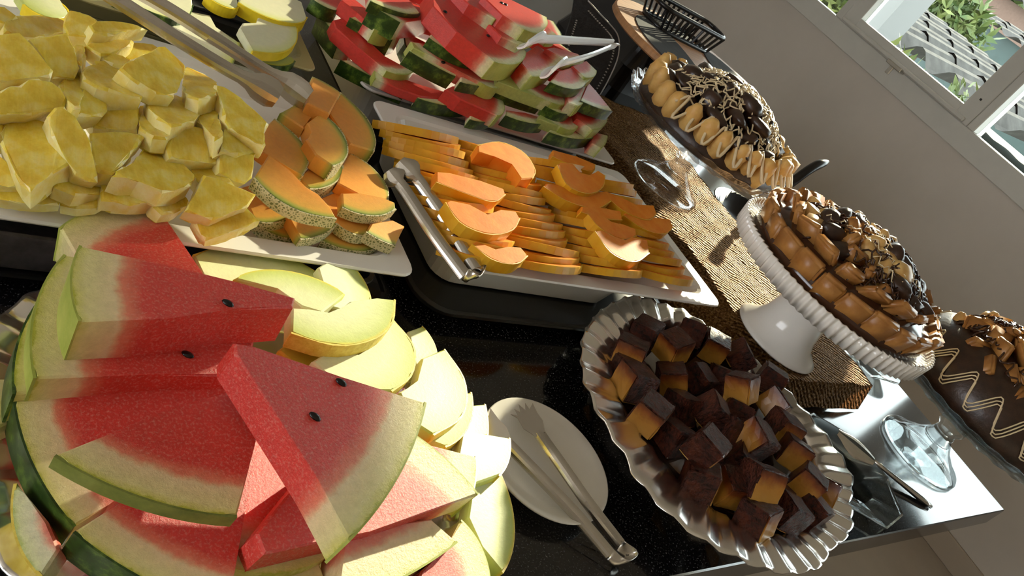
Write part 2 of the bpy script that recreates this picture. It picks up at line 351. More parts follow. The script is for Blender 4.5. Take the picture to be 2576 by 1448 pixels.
bush('dark tree filling the view behind the far houses', (29, 14.0, 2.6), (1.5, 6.5, 3.4), 5000, 7, 0.6)

# ================================================================ the table
TX0, TX1, TY0, TY1, TT = -0.35, 1.764, 0.205, 2.5, 0.045
tb = tag(empty('buffet_table', (0.7, 1.3, FZ)), 'long buffet table with a polished black granite top', 'table')
def tpart(name, *a, **k):
    o = box(name, *a, **k); o.parent = tb; o.matrix_parent_inverse = Matrix.Translation(-tb.location); return o
tpart('tabletop', TX0, TX1, TY0, TY1, -TT, 0, mat=M['granite'], bev=0.002)
pm = mat('painted_pedestal', (0.42, 0.37, 0.30), 0.6, var=0.03)
tpart('pedestal', 0.1, 1.3, 0.75, 0.95, FZ, -TT, mat=pm, bev=0.004); tpart('pedestal', 0.1, 1.3, 1.95, 2.15, FZ, -TT, mat=pm, bev=0.004)
# ================================================================ trays, dishes, stands
def rrect(x0, x1, y0, y1, r, n=5):
    out = []
    for cx, cy, a0 in ((x1 - r, y1 - r, 0), (x0 + r, y1 - r, 90), (x0 + r, y0 + r, 180), (x1 - r, y0 + r, 270)):
        for k in range(n + 1):
            a = math.radians(a0 + 90 * k / n); out.append((cx + r * math.cos(a), cy + r * math.sin(a)))
    return out
def loops(bm, L, cap0=True, cap1=True):
    R = [[bm.verts.new(p) for p in l] for l in L]
    n = len(R[0])
    for a, b in zip(R, R[1:]):
        for k in range(n): bm.faces.new((a[k], a[(k + 1) % n], b[(k + 1) % n], b[k]))
    if cap0: bm.faces.new(R[0][::-1])
    if cap1: bm.faces.new(R[-1])
    return bm
def gn_tray(name, label, x0, x1, y0, y1, z, m, depth=0.02, rim=0.022, cat='tray', rot=0):
    c = Vector(((x0 + x1) / 2, (y0 + y1) / 2, z - depth - 0.004)); hx, hy = (x1 - x0) / 2, (y1 - y0) / 2
    def L(ins, zz, r): return [(p[0], p[1], zz - c.z) for p in rrect(-hx + ins, hx - ins, -hy + ins, hy - ins, r)]
    t = 0.004
    bm = loops(bmesh.new(), [L(rim + .018, z - depth - t, .025), L(rim + .004, z - t, .03), L(0.001, z - t, .018), L(0, z - t / 2, .019), L(.0015, z, .018), L(rim, z, .03), L(rim + .004, z - .003, .03), L(rim + .016, z - depth, .025)])
    o = obj(name, bm, m, smooth=False, mw=Matrix.Translation(c) @ Matrix.Rotation(rot, 4, 'Z'))
    return tag(o, label, cat)
TZ = 0.08
gn_tray('serving_tray', 'white rectangular tray heaped with pineapple and cantaloupe', -0.045, 0.49, 0.538, 0.872, TZ, M['white_plastic'])
gn_tray('serving_tray', 'white rectangular tray with rows of sliced papaya', 0.556, 1.082, 0.567, 0.895, TZ, M['white_plastic'], rot=math.radians(1.0))
gn_tray('serving_tray', 'white rectangular tray piled high with watermelon wedges', 0.548, 1.082, 0.916, 1.245, TZ, M['white_plastic'], rot=math.radians(1.0))
cream = mat('yellow_shaded_white_enamel', (0.52, 0.46, 0.22), 0.3)  # white tray with its shade and yellow reflection painted into the base colour
gn_tray('serving_tray', 'yellow-shaded white tray with a black griddle and melon slices', -0.045, 0.478, 0.905, 1.235, TZ + 0.004, cream, depth=0.03, rim=0.014)
# what the trays stand on
def tub(name, label, cat, x0, x1, y0, y1, z0, z1, m, taper=0.006, r=0.02, wallt=0.003):
    c = Vector(((x0 + x1) / 2, (y0 + y1) / 2, z0)); hx, hy = (x1 - x0) / 2, (y1 - y0) / 2; h = z1 - z0
    def L(ins, zz): return [(p[0], p[1], zz) for p in rrect(-hx + ins, hx - ins, -hy + ins, hy - ins, r)]
    bm = loops(bmesh.new(), [L(taper + .002, 0), L(taper, .002), L(0.003, h - .004), L(0, h - .003), L(0, h), L(0.004, h), L(taper + .004, .004)])
    return tag(obj(name, bm, m, mw=Matrix.Translation(c)), label, cat)
tub('steel_pan', 'dull steel food pan under the pineapple tray', 'pan', -0.02, 0.46, 0.548, 0.85, 0.014, TZ - 0.027, M['steel_dull'], 0.002)
tub('plastic_tub', 'white plastic tub propping up the papaya tray', 'tub', 0.572, 0.905, 0.60, 0.87, 0.014, TZ - 0.027, M['white_plastic'], 0.010, 0.03)
tub('plastic_tub', 'white plastic tub under the watermelon tray', 'tub', 0.58, 1.03, 0.95, 1.21, 0.0, TZ - 0.027, M['white_plastic'], 0.010, 0.03)
tub('plastic_tub', 'tub under the griddle tray of melon, coloured to match its shaded white', 'tub', -0.01, 0.44, 0.94, 1.2, 0.0, TZ - 0.033, cream, 0.010, 0.03)
def flat_tray(label, x0, x1, y0, y1):
    c = Vector(((x0 + x1) / 2, (y0 + y1) / 2, 0)); hx, hy = (x1 - x0) / 2, (y1 - y0) / 2
    def L(ins, zz): return [(p[0], p[1], zz) for p in rrect(-hx + ins, hx - ins, -hy + ins, hy - ins, .045, 6)]
    bm = loops(bmesh.new(), [L(.012, 0), L(0.002, .014), L(0, .017), L(.003, .018), L(.006, .016), L(.016, .0125)])
    return tag(obj('black_tray', bm, mat('black_tray', (0.006, 0.006, 0.007), 0.22), mw=Matrix.Translation(c)), label, 'tray')
flat_tray('glossy black tray lying under the steel pan of pineapple', -0.06, 0.50, 0.538, 0.875)
flat_tray('glossy black tray lying under the papaya tub', 0.535, 1.03, 0.548, 0.89)

# ruffled aluminium dishes
def foil_dish(label, c, ro, ri, zr, waves, seed, zb=0.003):
    bm = bmesh.new(); n = waves * 8; rnd = random.Random(seed)
    ph = [rnd.uniform(0, 6.28) for _ in range(4)]
    def ring(fr, z, amp, jag=0):
        out = []
        for k in range(n):
            t = 2 * math.pi * k / n
            a, b_ = ro(t); e, f = ri(t)
            R0 = e + (a - e) * fr
            wv = math.asin(math.sin(waves * t)) * 0.75
            big = math.sin(5 * t + ph[1]) * 0.5 + math.sin(9 * t + ph[2]) * 0.4
            R0 *= 1 + jag * (0.005 * math.cos(waves * t) + 0.012 * big)
            out.append((c[0] + R0 * math.cos(t), c[1] + R0 * math.sin(t), z + amp * wv + jag * 0.004 * big))
        return out
    L = [ring(0, zb + 0.002, 0)] + [ring(0.04, zb + .004, 0), ring(0.1, zr - 0.016, 0.0006), ring(0.18, zr - 0.010, .0014), ring(0.35, zr - .005, .0022), ring(0.7, zr, .0024), ring(0.93, zr + .002, .0022, 0.6), ring(1.0, zr + .002, .0022, 1), ring(1.004, zr, .0022, 1)]
    bm = loops(bm, L, True, False)
    bmesh.ops.recalc_face_normals(bm, faces=bm.faces)
    bmesh.ops.solidify(bm, geom=list(bm.faces), thickness=0.0012)
    return tag(obj('foil_dish', bm, M['foil'], smooth=True), label, 'dish')
def ell(a, b_, p=2.3): return lambda t: ((abs(math.cos(t) / a) ** p + abs(math.sin(t) / b_) ** p) ** (-1 / p), 0)
def poly_r(pts, c):
    P = sorted((math.atan2(y - c[1], x - c[0]) % (2 * math.pi), math.hypot(x - c[0], y - c[1])) for x, y in pts)
    A = [P[-1][0] - 2 * math.pi] + [p[0] for p in P] + [P[0][0] + 2 * math.pi]; Rr = [P[-1][1]] + [p[1] for p in P] + [P[0][1]]
    def f(t):
        t %= 2 * math.pi
        for i in range(len(A) - 1):
            if A[i] <= t <= A[i + 1]:
                s = (t - A[i]) / (A[i + 1] - A[i] + 1e-9); s = s * s * (3 - 2 * s) * 0.5 + s * 0.5
                return (Rr[i] + (Rr[i + 1] - Rr[i]) * s, 0)
        return (Rr[0], 0)
    return f
DZ = 0.042; DC = (0.955, 0.385)
dish_px = [(1460, 870), (1490, 800), (1560, 757), (1640, 755), (1720, 778), (1790, 832), (1950, 960), (2080, 1090), (2135, 1190), (2137, 1270), (2100, 1380), (2040, 1432), (1960, 1440), (1870, 1410), (1770, 1360), (1700, 1310), (1610, 1215), (1560, 1130), (1500, 1040), (1470, 970)]
dro = poly_r([tuple(at(x, y, DZ)[:2]) for x, y in dish_px], DC)
din_px = [(1530, 900), (1560, 840), (1620, 805), (1710, 805), (1800, 840), (1900, 930), (1990, 1020), (2060, 1120), (2085, 1200), (2080, 1290), (2030, 1345), (1950, 1350), (1850, 1310), (1750, 1240), (1680, 1170), (1610, 1080), (1560, 1010), (1535, 950)]
dri = poly_r([tuple(at(x, y, DZ - 0.008)[:2]) for x, y in din_px], DC)
foil_dish('ruffled aluminium dish full of caramel pudding cubes', DC, dro, lambda t: (dri(t)[0] * 0.90, 0), DZ, 38, 1)
MC = (0.305, 0.375)
foil_dish('ruffled aluminium dish under the watermelon and honeydew', MC, ell(0.218, 0.188), ell(0.165, 0.14), 0.034, 38, 2)

# saucer and claw tongs
sc = at(1362, 1165, 0.008)
bm = lathe(bmesh.new(), [(0.0, 0.003), (0.042, 0.003), (0.044, 0.0), (0.050, 0.0), (0.052, 0.004), (0.070, 0.012), (0.0795, 0.0165), (0.0805, 0.0185), (0.079, 0.019), (0.069, 0.0145), (0.052, 0.0075), (0.048, 0.006), (0.0, 0.006)], 64)
tag(obj('saucer', bm, M['white_ceramic'], smooth=True, mw=Matrix.Translation((sc.x, sc.y, 0))), 'white porcelain saucer with claw tongs resting on it', 'plate')

def tongs(label, arms, bend, wid, m, tips=None, th=0.0012, side=None, name='serving_tongs', extra=None):
    t = tag(empty(name, arms[0][0]), label, 'tongs'); inv = Matrix.Translation(-t.location)
    for k, a in enumerate(arms):
        pts = smooth_pts([tuple(p) for p in a], 18)
        sd = side[k] if side else Vector((0, 0, 1))
        W = wid[k] if isinstance(wid, list) else wid
        bm = band(bmesh.new(), pts, (lambda W: (lambda i: W(i / 17) if callable(W) else W))(W), th, sd)
        o = obj('arm', bm, m, t); o.matrix_parent_inverse = inv
        if tips: tips(t, inv, a, sd, k)
    bm = band(bmesh.new(), smooth_pts([tuple(p) for p in bend], 16), (wid[0](0) if callable(wid[0]) else wid[0]) if isinstance(wid, list) else (wid(0) if callable(wid) else wid), th, side[0] if side else (0, 0, 1))
    o = obj('spring_bend', bm, m, t, smooth=True); o.matrix_parent_inverse = inv
    return t
def claw(t, inv, a, sd, k):
    tip = Vector(a[-1]); d = (tip - Vector(a[-2])).normalized(); s = (Vector(sd) - d * Vector(sd).dot(d)).normalized(); u = d.cross(s)
    bm = bmesh.new(); pts = [(-.006, -.012), (.006, -.012), (.013, .004)]
    prof = [(-.0055, -.004), (-.012, .012), (-.011, .028), (-.015, .036), (-.009, .030), (-.008, .040), (-.0045, .032), (-.001, .043), (.0015, .032), (.006, .041), (.006, .031), (.013, .036), (.011, .022), (.011, .010), (.0055, -.004)]
    slab_bm(prof, 0.0012, bm=bm)
    o = obj('claw', bm, M['steel'], t, mw=inv @ fmat(tip, s, d, s.cross(d)))
hb = at(1580, 1385, 0.012)
A1 = [at(1560, 1370, .014), at(1480, 1265, .030), at(1400, 1150, .036), at(1355, 1085, .030)]
A2 = [at(1535, 1395, .012), at(1450, 1295, .022), at(1350, 1190, .026), at(1272, 1110, .026)]
zs = [Vector((0.75, -0.15, 0.62)).normalized()] * 2
tongs('steel tongs with claw ends lying across the white saucer', [A1, A2], [A1[0], at(1590, 1395, .012), at(1565, 1418, .011), A2[0]], lambda f: 0.0065, M['steel'], claw, side=zs)

# pressed-glass and ceramic cake stands
def cake_stand(label, c, z0, zp, r, m, scal, base_r, stem, ceramic=False, plate_in=0.018, rimh=0.016):
    t = tag(empty('cake_stand', (c[0], c[1], z0)), label, 'cake stand')
    h = zp - z0
    f = lambda tt, i: (1 + (0.014 if not ceramic else 0.016) * math.cos(scal * tt), (0.002 if not ceramic else 0.0) * math.cos(scal * tt))
    g0 = lambda lo: (lambda tt, i: f(tt, i) if lo <= i <= lo + 3 else (1, 0))
    pr = [(0.0, h - 0.007), (r * 0.8, h - 0.007), (r * 0.93, h - 0.004), (r, h + rimh - 0.003), (r * 1.005, h + rimh), (r * 0.985, h + rimh), (r * 0.91, h + 0.002), (r * 0.8, h), (0.0, h)]
    if ceramic: pr = [(0.0, h - 0.008), (r * 0.86, h - 0.008), (r * 0.93, h - 0.015), (r * 0.985, h - 0.017), (r * 1.0, h + rimh), (r * 0.985, h + rimh + 0.001), (r * 0.965, h + 0.003), (r * 0.85, h), (0.0, h)]
    o = obj('plate', lathe(bmesh.new(), pr, scal * 8, g0(2)), m, t, smooth=True)
    o = obj('pedestal', lathe(bmesh.new(), [(rr, zz * (h - 0.008)) for rr, zz in stem], 48), m, t, smooth=True)
    return t
gstem = lambda b: [(0.0, 0.03), (b * 0.55, 0.05), (b * 0.92, 0.0), (b, 0.0), (b * 1.0, 0.05), (b * 0.95, 0.09), (b * 0.75, 0.15), (b * 0.45, 0.28), (b * 0.27, 0.42), (b * 0.24, 0.52), (b * 0.33, 0.58), (b * 0.33, 0.66), (b * 0.25, 0.70), (b * 0.27, 0.80), (b * 0.5, 1.0), (0.0, 1.0)]
RZ0 = 0.05
S1 = at(1672, 465, RZ0 + .004); S2 = at(1952, 850, RZ0 + .004); S3 = at(2308, 1138, 0)
cake_stand('clear pressed-glass cake stand holding the biscuit and chocolate dessert', S1, RZ0 + 0.004, 0.178, 0.185, M['glass'], 30, 0.075, gstem(0.075))
cake_stand('white ceramic fluted cake stand with a thick pedestal', S2, RZ0 + 0.004, 0.190, 0.187, M['white_ceramic'], 84, 0.07, [(0.0, 0.0), (0.078, 0.0), (0.079, 0.02), (0.072, 0.06), (0.058, 0.14), (0.050, 0.28), (0.046, 0.5), (0.050, 0.75), (0.062, 0.92), (0.085, 1.0), (0.0, 1.0)], ceramic=True, rimh=0.012)
cake_stand('aqua-tinted glass cake stand near the table corner', S3, 0.0, 0.142, 0.205, M['bluish_glass'], 34, 0.082, gstem(0.082))

# riser and gold mesh runner
RX0, RX1, RY0_, RY1_ = 1.185, 1.465, 0.455, 1.21
box_r = tag(box('riser', RX0 + .012, RX1 - .01, RY0_ + .01, RY1_ - .02, 0.0, RZ0 - .002, M['black_plastic'], bev=0.004), 'low black riser under the gold runner', 'riser')
gm = bpy.data.materials.new('gold_mesh'); nt, b = nodes(gm)
b.inputs['Metallic'].default_value = 0.35; b.inputs['Roughness'].default_value = 0.62; b.inputs['Specular IOR Level'].default_value = 0.15
tc = nt.nodes.new('ShaderNodeTexCoord')
wv = nt.nodes.new('ShaderNodeTexWave'); wv.inputs['Scale'].default_value = 52; wv.inputs['Distortion'].default_value = 5; wv.inputs['Detail'].default_value = 2; wv.bands_direction = 'DIAGONAL'
nt.links.new(tc.outputs['Object'], wv.inputs[0])
vo = nt.nodes.new('ShaderNodeTexVoronoi'); vo.inputs['Scale'].default_value = 130; nt.links.new(tc.outputs['Object'], vo.inputs[0])
ad = nt.nodes.new('ShaderNodeMath'); ad.operation = 'ADD'; nt.links.new(wv.outputs[0], ad.inputs[0]); nt.links.new(vo.outputs[0], ad.inputs[1])
bump(nt, b, ad.outputs[0], 1.0, 0.02)
t = noise(nt, 260, 4); r = ramp(nt, [(0.36, (0.17, 0.07, 0.02)), (0.56, (0.62, 0.33, 0.11)), (0.70, (0.95, 0.72, 0.42))]); nt.links.new(t.outputs[0], r.inputs[0]); nt.links.new(r.outputs[0], b.inputs['Base Color'])
bm = bmesh.new(); NX, NY = 64, 120; grid = []
rnd = random.Random(11)
for j in range(NY + 1):
    row = []
    yy = -0.075 + (RY1_ + 0.06 - RY0_ + 0.075 - 0.0) * j / NY       # arc length from the near hanging end
    for i in range(NX + 1):
        hang = 0.034 + 0.085 * min(1, max(0, (yy - 0.06) / 0.14))
        xx = -hang + (RX1 - RX0 + hang + 0.012) * i / NX
        x, y, z = RX0 + xx, RY0_ + yy, RZ0
        if xx < 0: x, z = RX0 + 0.80 * xx, RZ0 * (1 + xx / hang) ** 0.8 * 0.98
        if yy < 0:
            y, z = RY0_ + 0.25 * yy, min(z, RZ0 + yy * 0.62)
            x += 0.012 * math.sin(xx * 40) * (-yy / 0.075)
        z += 0.0016 * math.sin(x * 61 + y * 23) + 0.0012 * math.sin(y * 97 - x * 40) + 0.0015
        x += 0.006 * math.sin(y * 17) if i in (0, NX) else 0.004 * math.sin(y * 17)
        row.append(bm.verts.new((x, y, max(z, 0.0015))))
    grid.append(row)
for j in range(NY):
    for i in range(NX): bm.faces.new((grid[j][i], grid[j][i + 1], grid[j + 1][i + 1], grid[j + 1][i]))
bmesh.ops.solidify(bm, geom=list(bm.faces), thickness=0.001)
tag(obj('table_runner', bm, gm, smooth=True), 'glittering gold mesh runner under the cake stands', 'table runner')

# octagonal glass plate with a server, small glass dish behind
gp = at(2150, 1195, 0.006)
f8 = lambda t, i: (math.cos(math.pi / 8) / math.cos(((t + math.pi / 8) % (math.pi / 4)) - math.pi / 8), 0) 
bm = lathe(bmesh.new(), [(0.0, 0.0), (0.06, 0.0), (0.075, 0.004), (0.105, 0.012), (0.108, 0.014), (0.105, 0.015), (0.074, 0.0075), (0.058, 0.004), (0.0, 0.004)], 64, f8)
tag(obj('glass_plate', bm, M['plate_glass'], mw=Matrix.Translation((gp.x - .02, gp.y + .01, 0)) @ Matrix.Rotation(0.2, 4, 'Z')), 'octagonal clear glass plate with a cake knife on it', 'plate')
kn = tag(empty('cake_knife', at(2340, 1272, .004)), 'steel cake knife leaning on the octagonal glass plate', 'knife'); inv = Matrix.Translation(-kn.location)
k0, k1, k2, k3 = at(2342, 1274, .004), at(2290, 1232, .008), at(2200, 1160, .017), at(2110, 1085, .022)
o = obj('handle', tube(bmesh.new(), smooth_pts([tuple(k0), tuple(k1), tuple(k2)], 8), [0.0035, .0055, .006, .0055, .005, .0045, .004, .0035], 8), M['chrome'], kn, smooth=True); o.matrix_parent_inverse = inv
o = obj('blade', band(bmesh.new(), smooth_pts([tuple(k2), tuple((k2 + k3) / 2), tuple(k3)], 8), lambda i: 0.006 + 0.012 * math.sin(math.pi * min(1, i / 7 + .05)), 0.0012, (0, 0.5, 0.2)), M['chrome'], kn); o.matrix_parent_inverse = inv
gd = at(2185, 925, 0.0)
bm = lathe(bmesh.new(), [(0.0, 0.0), (0.03, 0.0), (0.034, 0.004), (0.06, 0.022), (0.062, 0.024), (0.059, 0.024), (0.03, 0.006), (0.0, 0.005)], 40)
tag(obj('glass_dish', bm, M['plate_glass'], smooth=True, mw=Matrix.Translation((gd.x, gd.y, 0))), 'small clear glass dish behind the end of the gold runner', 'dish')

# things at the back of the table
wood = mat('beech_wood', (0.40, 0.20, 0.085), 0.5, var=0.18, vscale=14, stretch=(1, 8, 1))
slate = mat('dark_slate', (0.05, 0.048, 0.047), 0.85, spec=0.15, var=0.15, vscale=30)
bc = at(1757, 172, 0.2) + Vector((0.025, 0.04, 0))
tb2 = tag(empty('black_case', (1.52, 1.46, 0)), 'black glossy appliance case under the round wooden board', 'appliance')
def L4(x0, x1, y0, y1, zz, r): return [(p[0], p[1], zz) for p in rrect(x0, x1, y0, y1, r)]
obj('body', loops(bmesh.new(), [L4(-.13, .14, -.12, .2, 0, .03), L4(-.13, .14, -.12, .2, .05, .03), L4(-.10, .15, -.09, .2, .10, .03), L4(-.08, .16, -.08, .2, .186, .03)]), M['black_plastic'], tb2)
for k in range(9): box('vent_rib', -.05 + k * .018, -.042 + k * .018, -.0935, -.085, .115, .165, M['black_matte'], tb2)
bo = tag(empty('serving_board', (bc.x, bc.y, 0.187)), 'round beech board with dark slate insets on the black case', 'board')
obj('board', lathe(bmesh.new(), [(0, 0), (0.232, 0), (0.238, 0.004), (0.238, 0.014), (0.234, 0.018), (0, 0.018)], 72), wood, bo)
def halfmoon(cx, cy, a, b_, rot):
    out = []
    for k in range(28):
        t = 2 * math.pi * k / 28; x, y = a * math.cos(t), b_ * math.sin(t) * (1 if math.sin(t) > 0 else 0.55)
        out.append((cx + x * math.cos(rot) - y * math.sin(rot), cy + x * math.sin(rot) + y * math.cos(rot)))
    return out
obj('slate_inset', slab_bm(halfmoon(-0.105, -0.02, 0.16, 0.10, math.radians(75)), 0.004, 0.001, 0.0205), slate, bo)
obj('slate_inset', slab_bm(halfmoon(0.105, -0.03, 0.15, 0.09, math.radians(-105)), 0.004, 0.001, 0.0205), slate, bo)
obj('slate_inset', slab_bm(halfmoon(0.01, 0.135, 0.10, 0.06, math.radians(10)), 0.004, 0.001, 0.0205), slate, bo)
# black wire basket on the board
bk = tag(empty('wire_basket', (bc.x + .02, bc.y + .13, 0.209)), 'black wire basket standing at the back of the round board', 'basket')
for zz, a in ((0.0, .10), (0.048, .125)):
    obj('rim', tube(bmesh.new(), [(p[0], p[1], zz) for p in rrect(-a, a, -.045, .045, .03)] + [(a, .015, zz)], 0.006, 8), M['black_plastic'], bk, smooth=True)
for k in range(12):
    x = -.09 + k * .18 / 11
    for sy in (-1, 1): obj('wire', tube(bmesh.new(), [(x, .042 * sy, 0), (x * 1.25, .045 * sy, .048)], 0.0035, 6), M['black_plastic'], bk)
# pan with an upturned handle
pc = Vector((1.60, 0.93, 0))
pn = tag(empty('frying_pan', pc), 'black frying pan with an upturned handle behind the glass stand', 'pan')
obj('bowl', lathe(bmesh.new(), [(0, 0), (0.085, 0), (0.095, .004), (0.118, .040), (0.121, .041), (0.119, .043), (0.092, .007), (0, .004)], 48), M['black_plastic'], pn, smooth=True)
hp = [pc + Vector((0.10, 0.03, .03)), onp(1965, 487, Vector((1.72, 0.98, .1)), Vector((0.25, -1, 0)).normalized()), onp(2010, 445, Vector((1.72, 0.98, .1)), Vector((0.25, -1, 0)).normalized()), onp(2050, 418, Vector((1.72, 0.98, .1)), Vector((0.25, -1, 0)).normalized()), onp(2082, 407, Vector((1.72, 0.98, .1)), Vector((0.25, -1, 0)).normalized())]
obj('handle', tube(bmesh.new(), [tuple(Vector(p) - pc) for p in smooth_pts([tuple(h) for h in hp], 14)], [.008] * 3 + [.011] * 9 + [.009, .004], 10), M['black_plastic'], pn, smooth=True)
# black woven leather panel standing behind the watermelon
n_ = Vector((-0.45, -1, 0.12)).normalized(); pp = Vector((1.24, 1.34, 0.10))
outl = [(1448, -30), (1440, 30), (1425, 80), (1405, 150), (1395, 240), (1400, 330), (1500, 330), (1490, 275), (1508, 238), (1530, 198), (1551, 150), (1557, 112), (1552, 85), (1535, 62), (1505, 30), (1478, 0), (1465, -30)]
x_, y_, nn = frame(n_); P3 = [onp(px, py, pp, n_) for px, py in outl]; o3 = P3[6]
for p in P3: p.z = max(p.z, 0.004)
loc = [((p - o3).dot(x_), (p - o3).dot(y_)) for p in P3]
wk = tag(obj('leather_holder', slab_bm(loc, 0.012, 0.002), mat('black_woven_leather', (0.018, 0.015, 0.013), 0.45, bmp=1.0, bscale=260, bdist=0.006), mw=fmat(o3, x_, y_, nn)), 'black woven leather holder with stitched edges behind the watermelon', 'holder')
st = mat('silver_stitching', (0.45, 0.43, 0.40), 0.4, 0.6)
edge = loc[6:-1]
E2 = smooth_pts(edge, 26)
obj('piping', tube(bmesh.new(), [(p[0], p[1], 0.001) for p in E2], 0.0016, 6), st, wk, smooth=True)
cx = sum(p[0] for p in loc) / len(loc); cy = sum(p[1] for p in loc) / len(loc)
for chain, k_ in ((smooth_pts(edge, 44), 0.80), (smooth_pts(loc[1:5], 22), 0.80)):
    for p in chain:
        q = (cx + (p[0] - cx) * k_, cy + (p[1] - cy) * k_)
        obj('stitch', slab_bm([(q[0] - .002, q[1] - .0012), (q[0] + .002, q[1] - .0012), (q[0] + .002, q[1] + .0012), (q[0] - .002, q[1] + .0012)], .001, 0, .0012), st, wk)
# ================================================================ fruit
red = (0.70, 0.045, 0.03)
M['wm'] = melon_mat('watermelon_flesh', [(0.0, (0.50, 0.50, 0.06)), (0.03, (0.72, 0.66, 0.18)), (0.14, (0.80, 0.70, 0.30)), (0.45, (0.84, 0.64, 0.35)), (0.57, (0.80, 0.22, 0.12)), (0.78, (0.72, 0.055, 0.038)), (1.0, red)], 0.055, wob=0.006, nscale=70, rough=0.25, bmp=0.55, bscale=300, sss=0.05, var=0.08, spk=0.36)
M['wm_m'] = melon_mat('watermelon_flesh_medium_rind', [(0.0, (0.50, 0.50, 0.06)), (0.03, (0.72, 0.66, 0.18)), (0.14, (0.80, 0.70, 0.30)), (0.45, (0.84, 0.64, 0.35)), (0.57, (0.80, 0.22, 0.12)), (0.78, (0.72, 0.055, 0.038)), (1.0, red)], 0.040, wob=0.005, nscale=70, rough=0.25, bmp=0.55, bscale=300, sss=0.05, var=0.08, spk=0.36)
M['wm_s'] = melon_mat('watermelon_flesh_thin_rind', [(0.0, (0.50, 0.56, 0.16)), (0.10, (0.72, 0.72, 0.36)), (0.40, (0.78, 0.72, 0.46)), (0.58, (0.78, 0.28, 0.18)), (0.8, (0.70, 0.075, 0.05)), (1.0, (0.68, 0.05, 0.035))], 0.024, wob=0.005, nscale=80, rough=0.3, bmp=0.3, bscale=330, sss=0.12, var=0.12)
M['rind_dark'] = rind_mat('dark_green_rind', [(0.30, (0.012, 0.028, 0.006)), (0.5, (0.03, 0.07, 0.012)), (0.62, (0.12, 0.20, 0.03)), (0.75, (0.30, 0.36, 0.06))], 55, 0.3, bmp=0.05)
M['rind_olive'] = rind_mat('olive_green_rind', [(0.3, (0.10, 0.13, 0.02)), (0.7, (0.26, 0.29, 0.06))], 40, 0.35, bmp=0.05)
M['rind_pale'] = rind_mat('pale_green_rind', [(0.3, (0.30, 0.36, 0.05)), (0.7, (0.50, 0.52, 0.12))], 40, 0.35, bmp=0.05)
M['honeydew'] = melon_mat('honeydew_flesh', [(0.0, (0.66, 0.58, 0.06)), (0.05, (0.52, 0.58, 0.14)), (0.25, (0.64, 0.69, 0.29)), (0.55, (0.76, 0.78, 0.46)), (1.0, (0.77, 0.77, 0.46))], 0.05, wob=0.002, nscale=60, rough=0.48, bmp=0.12, bscale=260, sss=0.2, var=0.05, spec=0.3)
M['rind_yellow'] = rind_mat('yellow_netted_rind', [(0.35, (0.60, 0.42, 0.03)), (0.6, (0.75, 0.60, 0.10))], 160, 0.45, bmp=0.4)
M['cantaloupe'] = melon_mat('cantaloupe_flesh', [(0.0, (0.16, 0.22, 0.03)), (0.08, (0.42, 0.42, 0.08)), (0.22, (0.80, 0.44, 0.08)), (0.5, (0.84, 0.40, 0.08)), (1.0, (0.82, 0.34, 0.06))], 0.034, wob=0.001, nscale=60, rough=0.3, bmp=0.12, bscale=300, sss=0.2, var=0.06)
nm = bpy.data.materials.new('netted_cantaloupe_rind'); nt, b = nodes(nm)
tc = nt.nodes.new('ShaderNodeTexCoord'); vo = nt.nodes.new('ShaderNodeTexVoronoi'); vo.feature = 'DISTANCE_TO_EDGE'; vo.inputs['Scale'].default_value = 330; nt.links.new(tc.outputs['Object'], vo.inputs[0])
r = ramp(nt, [(0.10, (0.60, 0.53, 0.30)), (0.26, (0.16, 0.17, 0.05))]); nt.links.new(vo.outputs['Distance'], r.inputs[0]); nt.links.new(r.outputs[0], b.inputs['Base Color']); b.inputs['Roughness'].default_value = 0.7
M['rind_net'] = nm
M['seed'] = mat('melon_seed', (0.006, 0.004, 0.004), 0.2)
# pineapple: yellow with fibres; side faces paler by painted window light and natural rim
pm_ = bpy.data.materials.new('pineapple_flesh'); nt, b = nodes(pm_)
t = noise(nt, 45, 5, 0.65); r = ramp(nt, [(0.28, (0.66, 0.41, 0.010)), (0.5, (0.82, 0.62, 0.08)), (0.75, (0.90, 0.80, 0.30))]); nt.links.new(t.outputs[0], r.inputs[0])
t2 = noise(nt, 300, 3, 0.6, stretch=(1, 0.15, 1)); r2 = ramp(nt, [(0.35, (0.92, 0.90, 0.84)), (0.65, (1, 1, 1))]); nt.links.new(t2.outputs[0], r2.inputs[0])
mx = nt.nodes.new('ShaderNodeMix'); mx.data_type = 'RGBA'; mx.blend_type = 'MULTIPLY'; mx.inputs[0].default_value = 1; nt.links.new(r.outputs[0], mx.inputs[6]); nt.links.new(r2.outputs[0], mx.inputs[7]); nt.links.new(mx.outputs[2], b.inputs['Base Color'])
b.inputs['Roughness'].default_value = 0.27; b.inputs['Subsurface Weight'].default_value = 0.45; b.inputs['Subsurface Radius'].default_value = (0.012, 0.007, 0.002); b.inputs['Subsurface Scale'].default_value = 1.0
bump(nt, b, t.outputs[0], 0.3, 0.002); M['pineapple'] = pm_
M['pine_lit_rim'] = mat('pineapple_lit_rim', (0.84, 0.66, 0.16), 0.35, col2=(0.90, 0.80, 0.40), vscale=60, bmp=0.5, bscale=140, sss=0.3, sssr=(.01, .006, .002))  # side faces: window light put into the colour, plus paler flesh near the peel

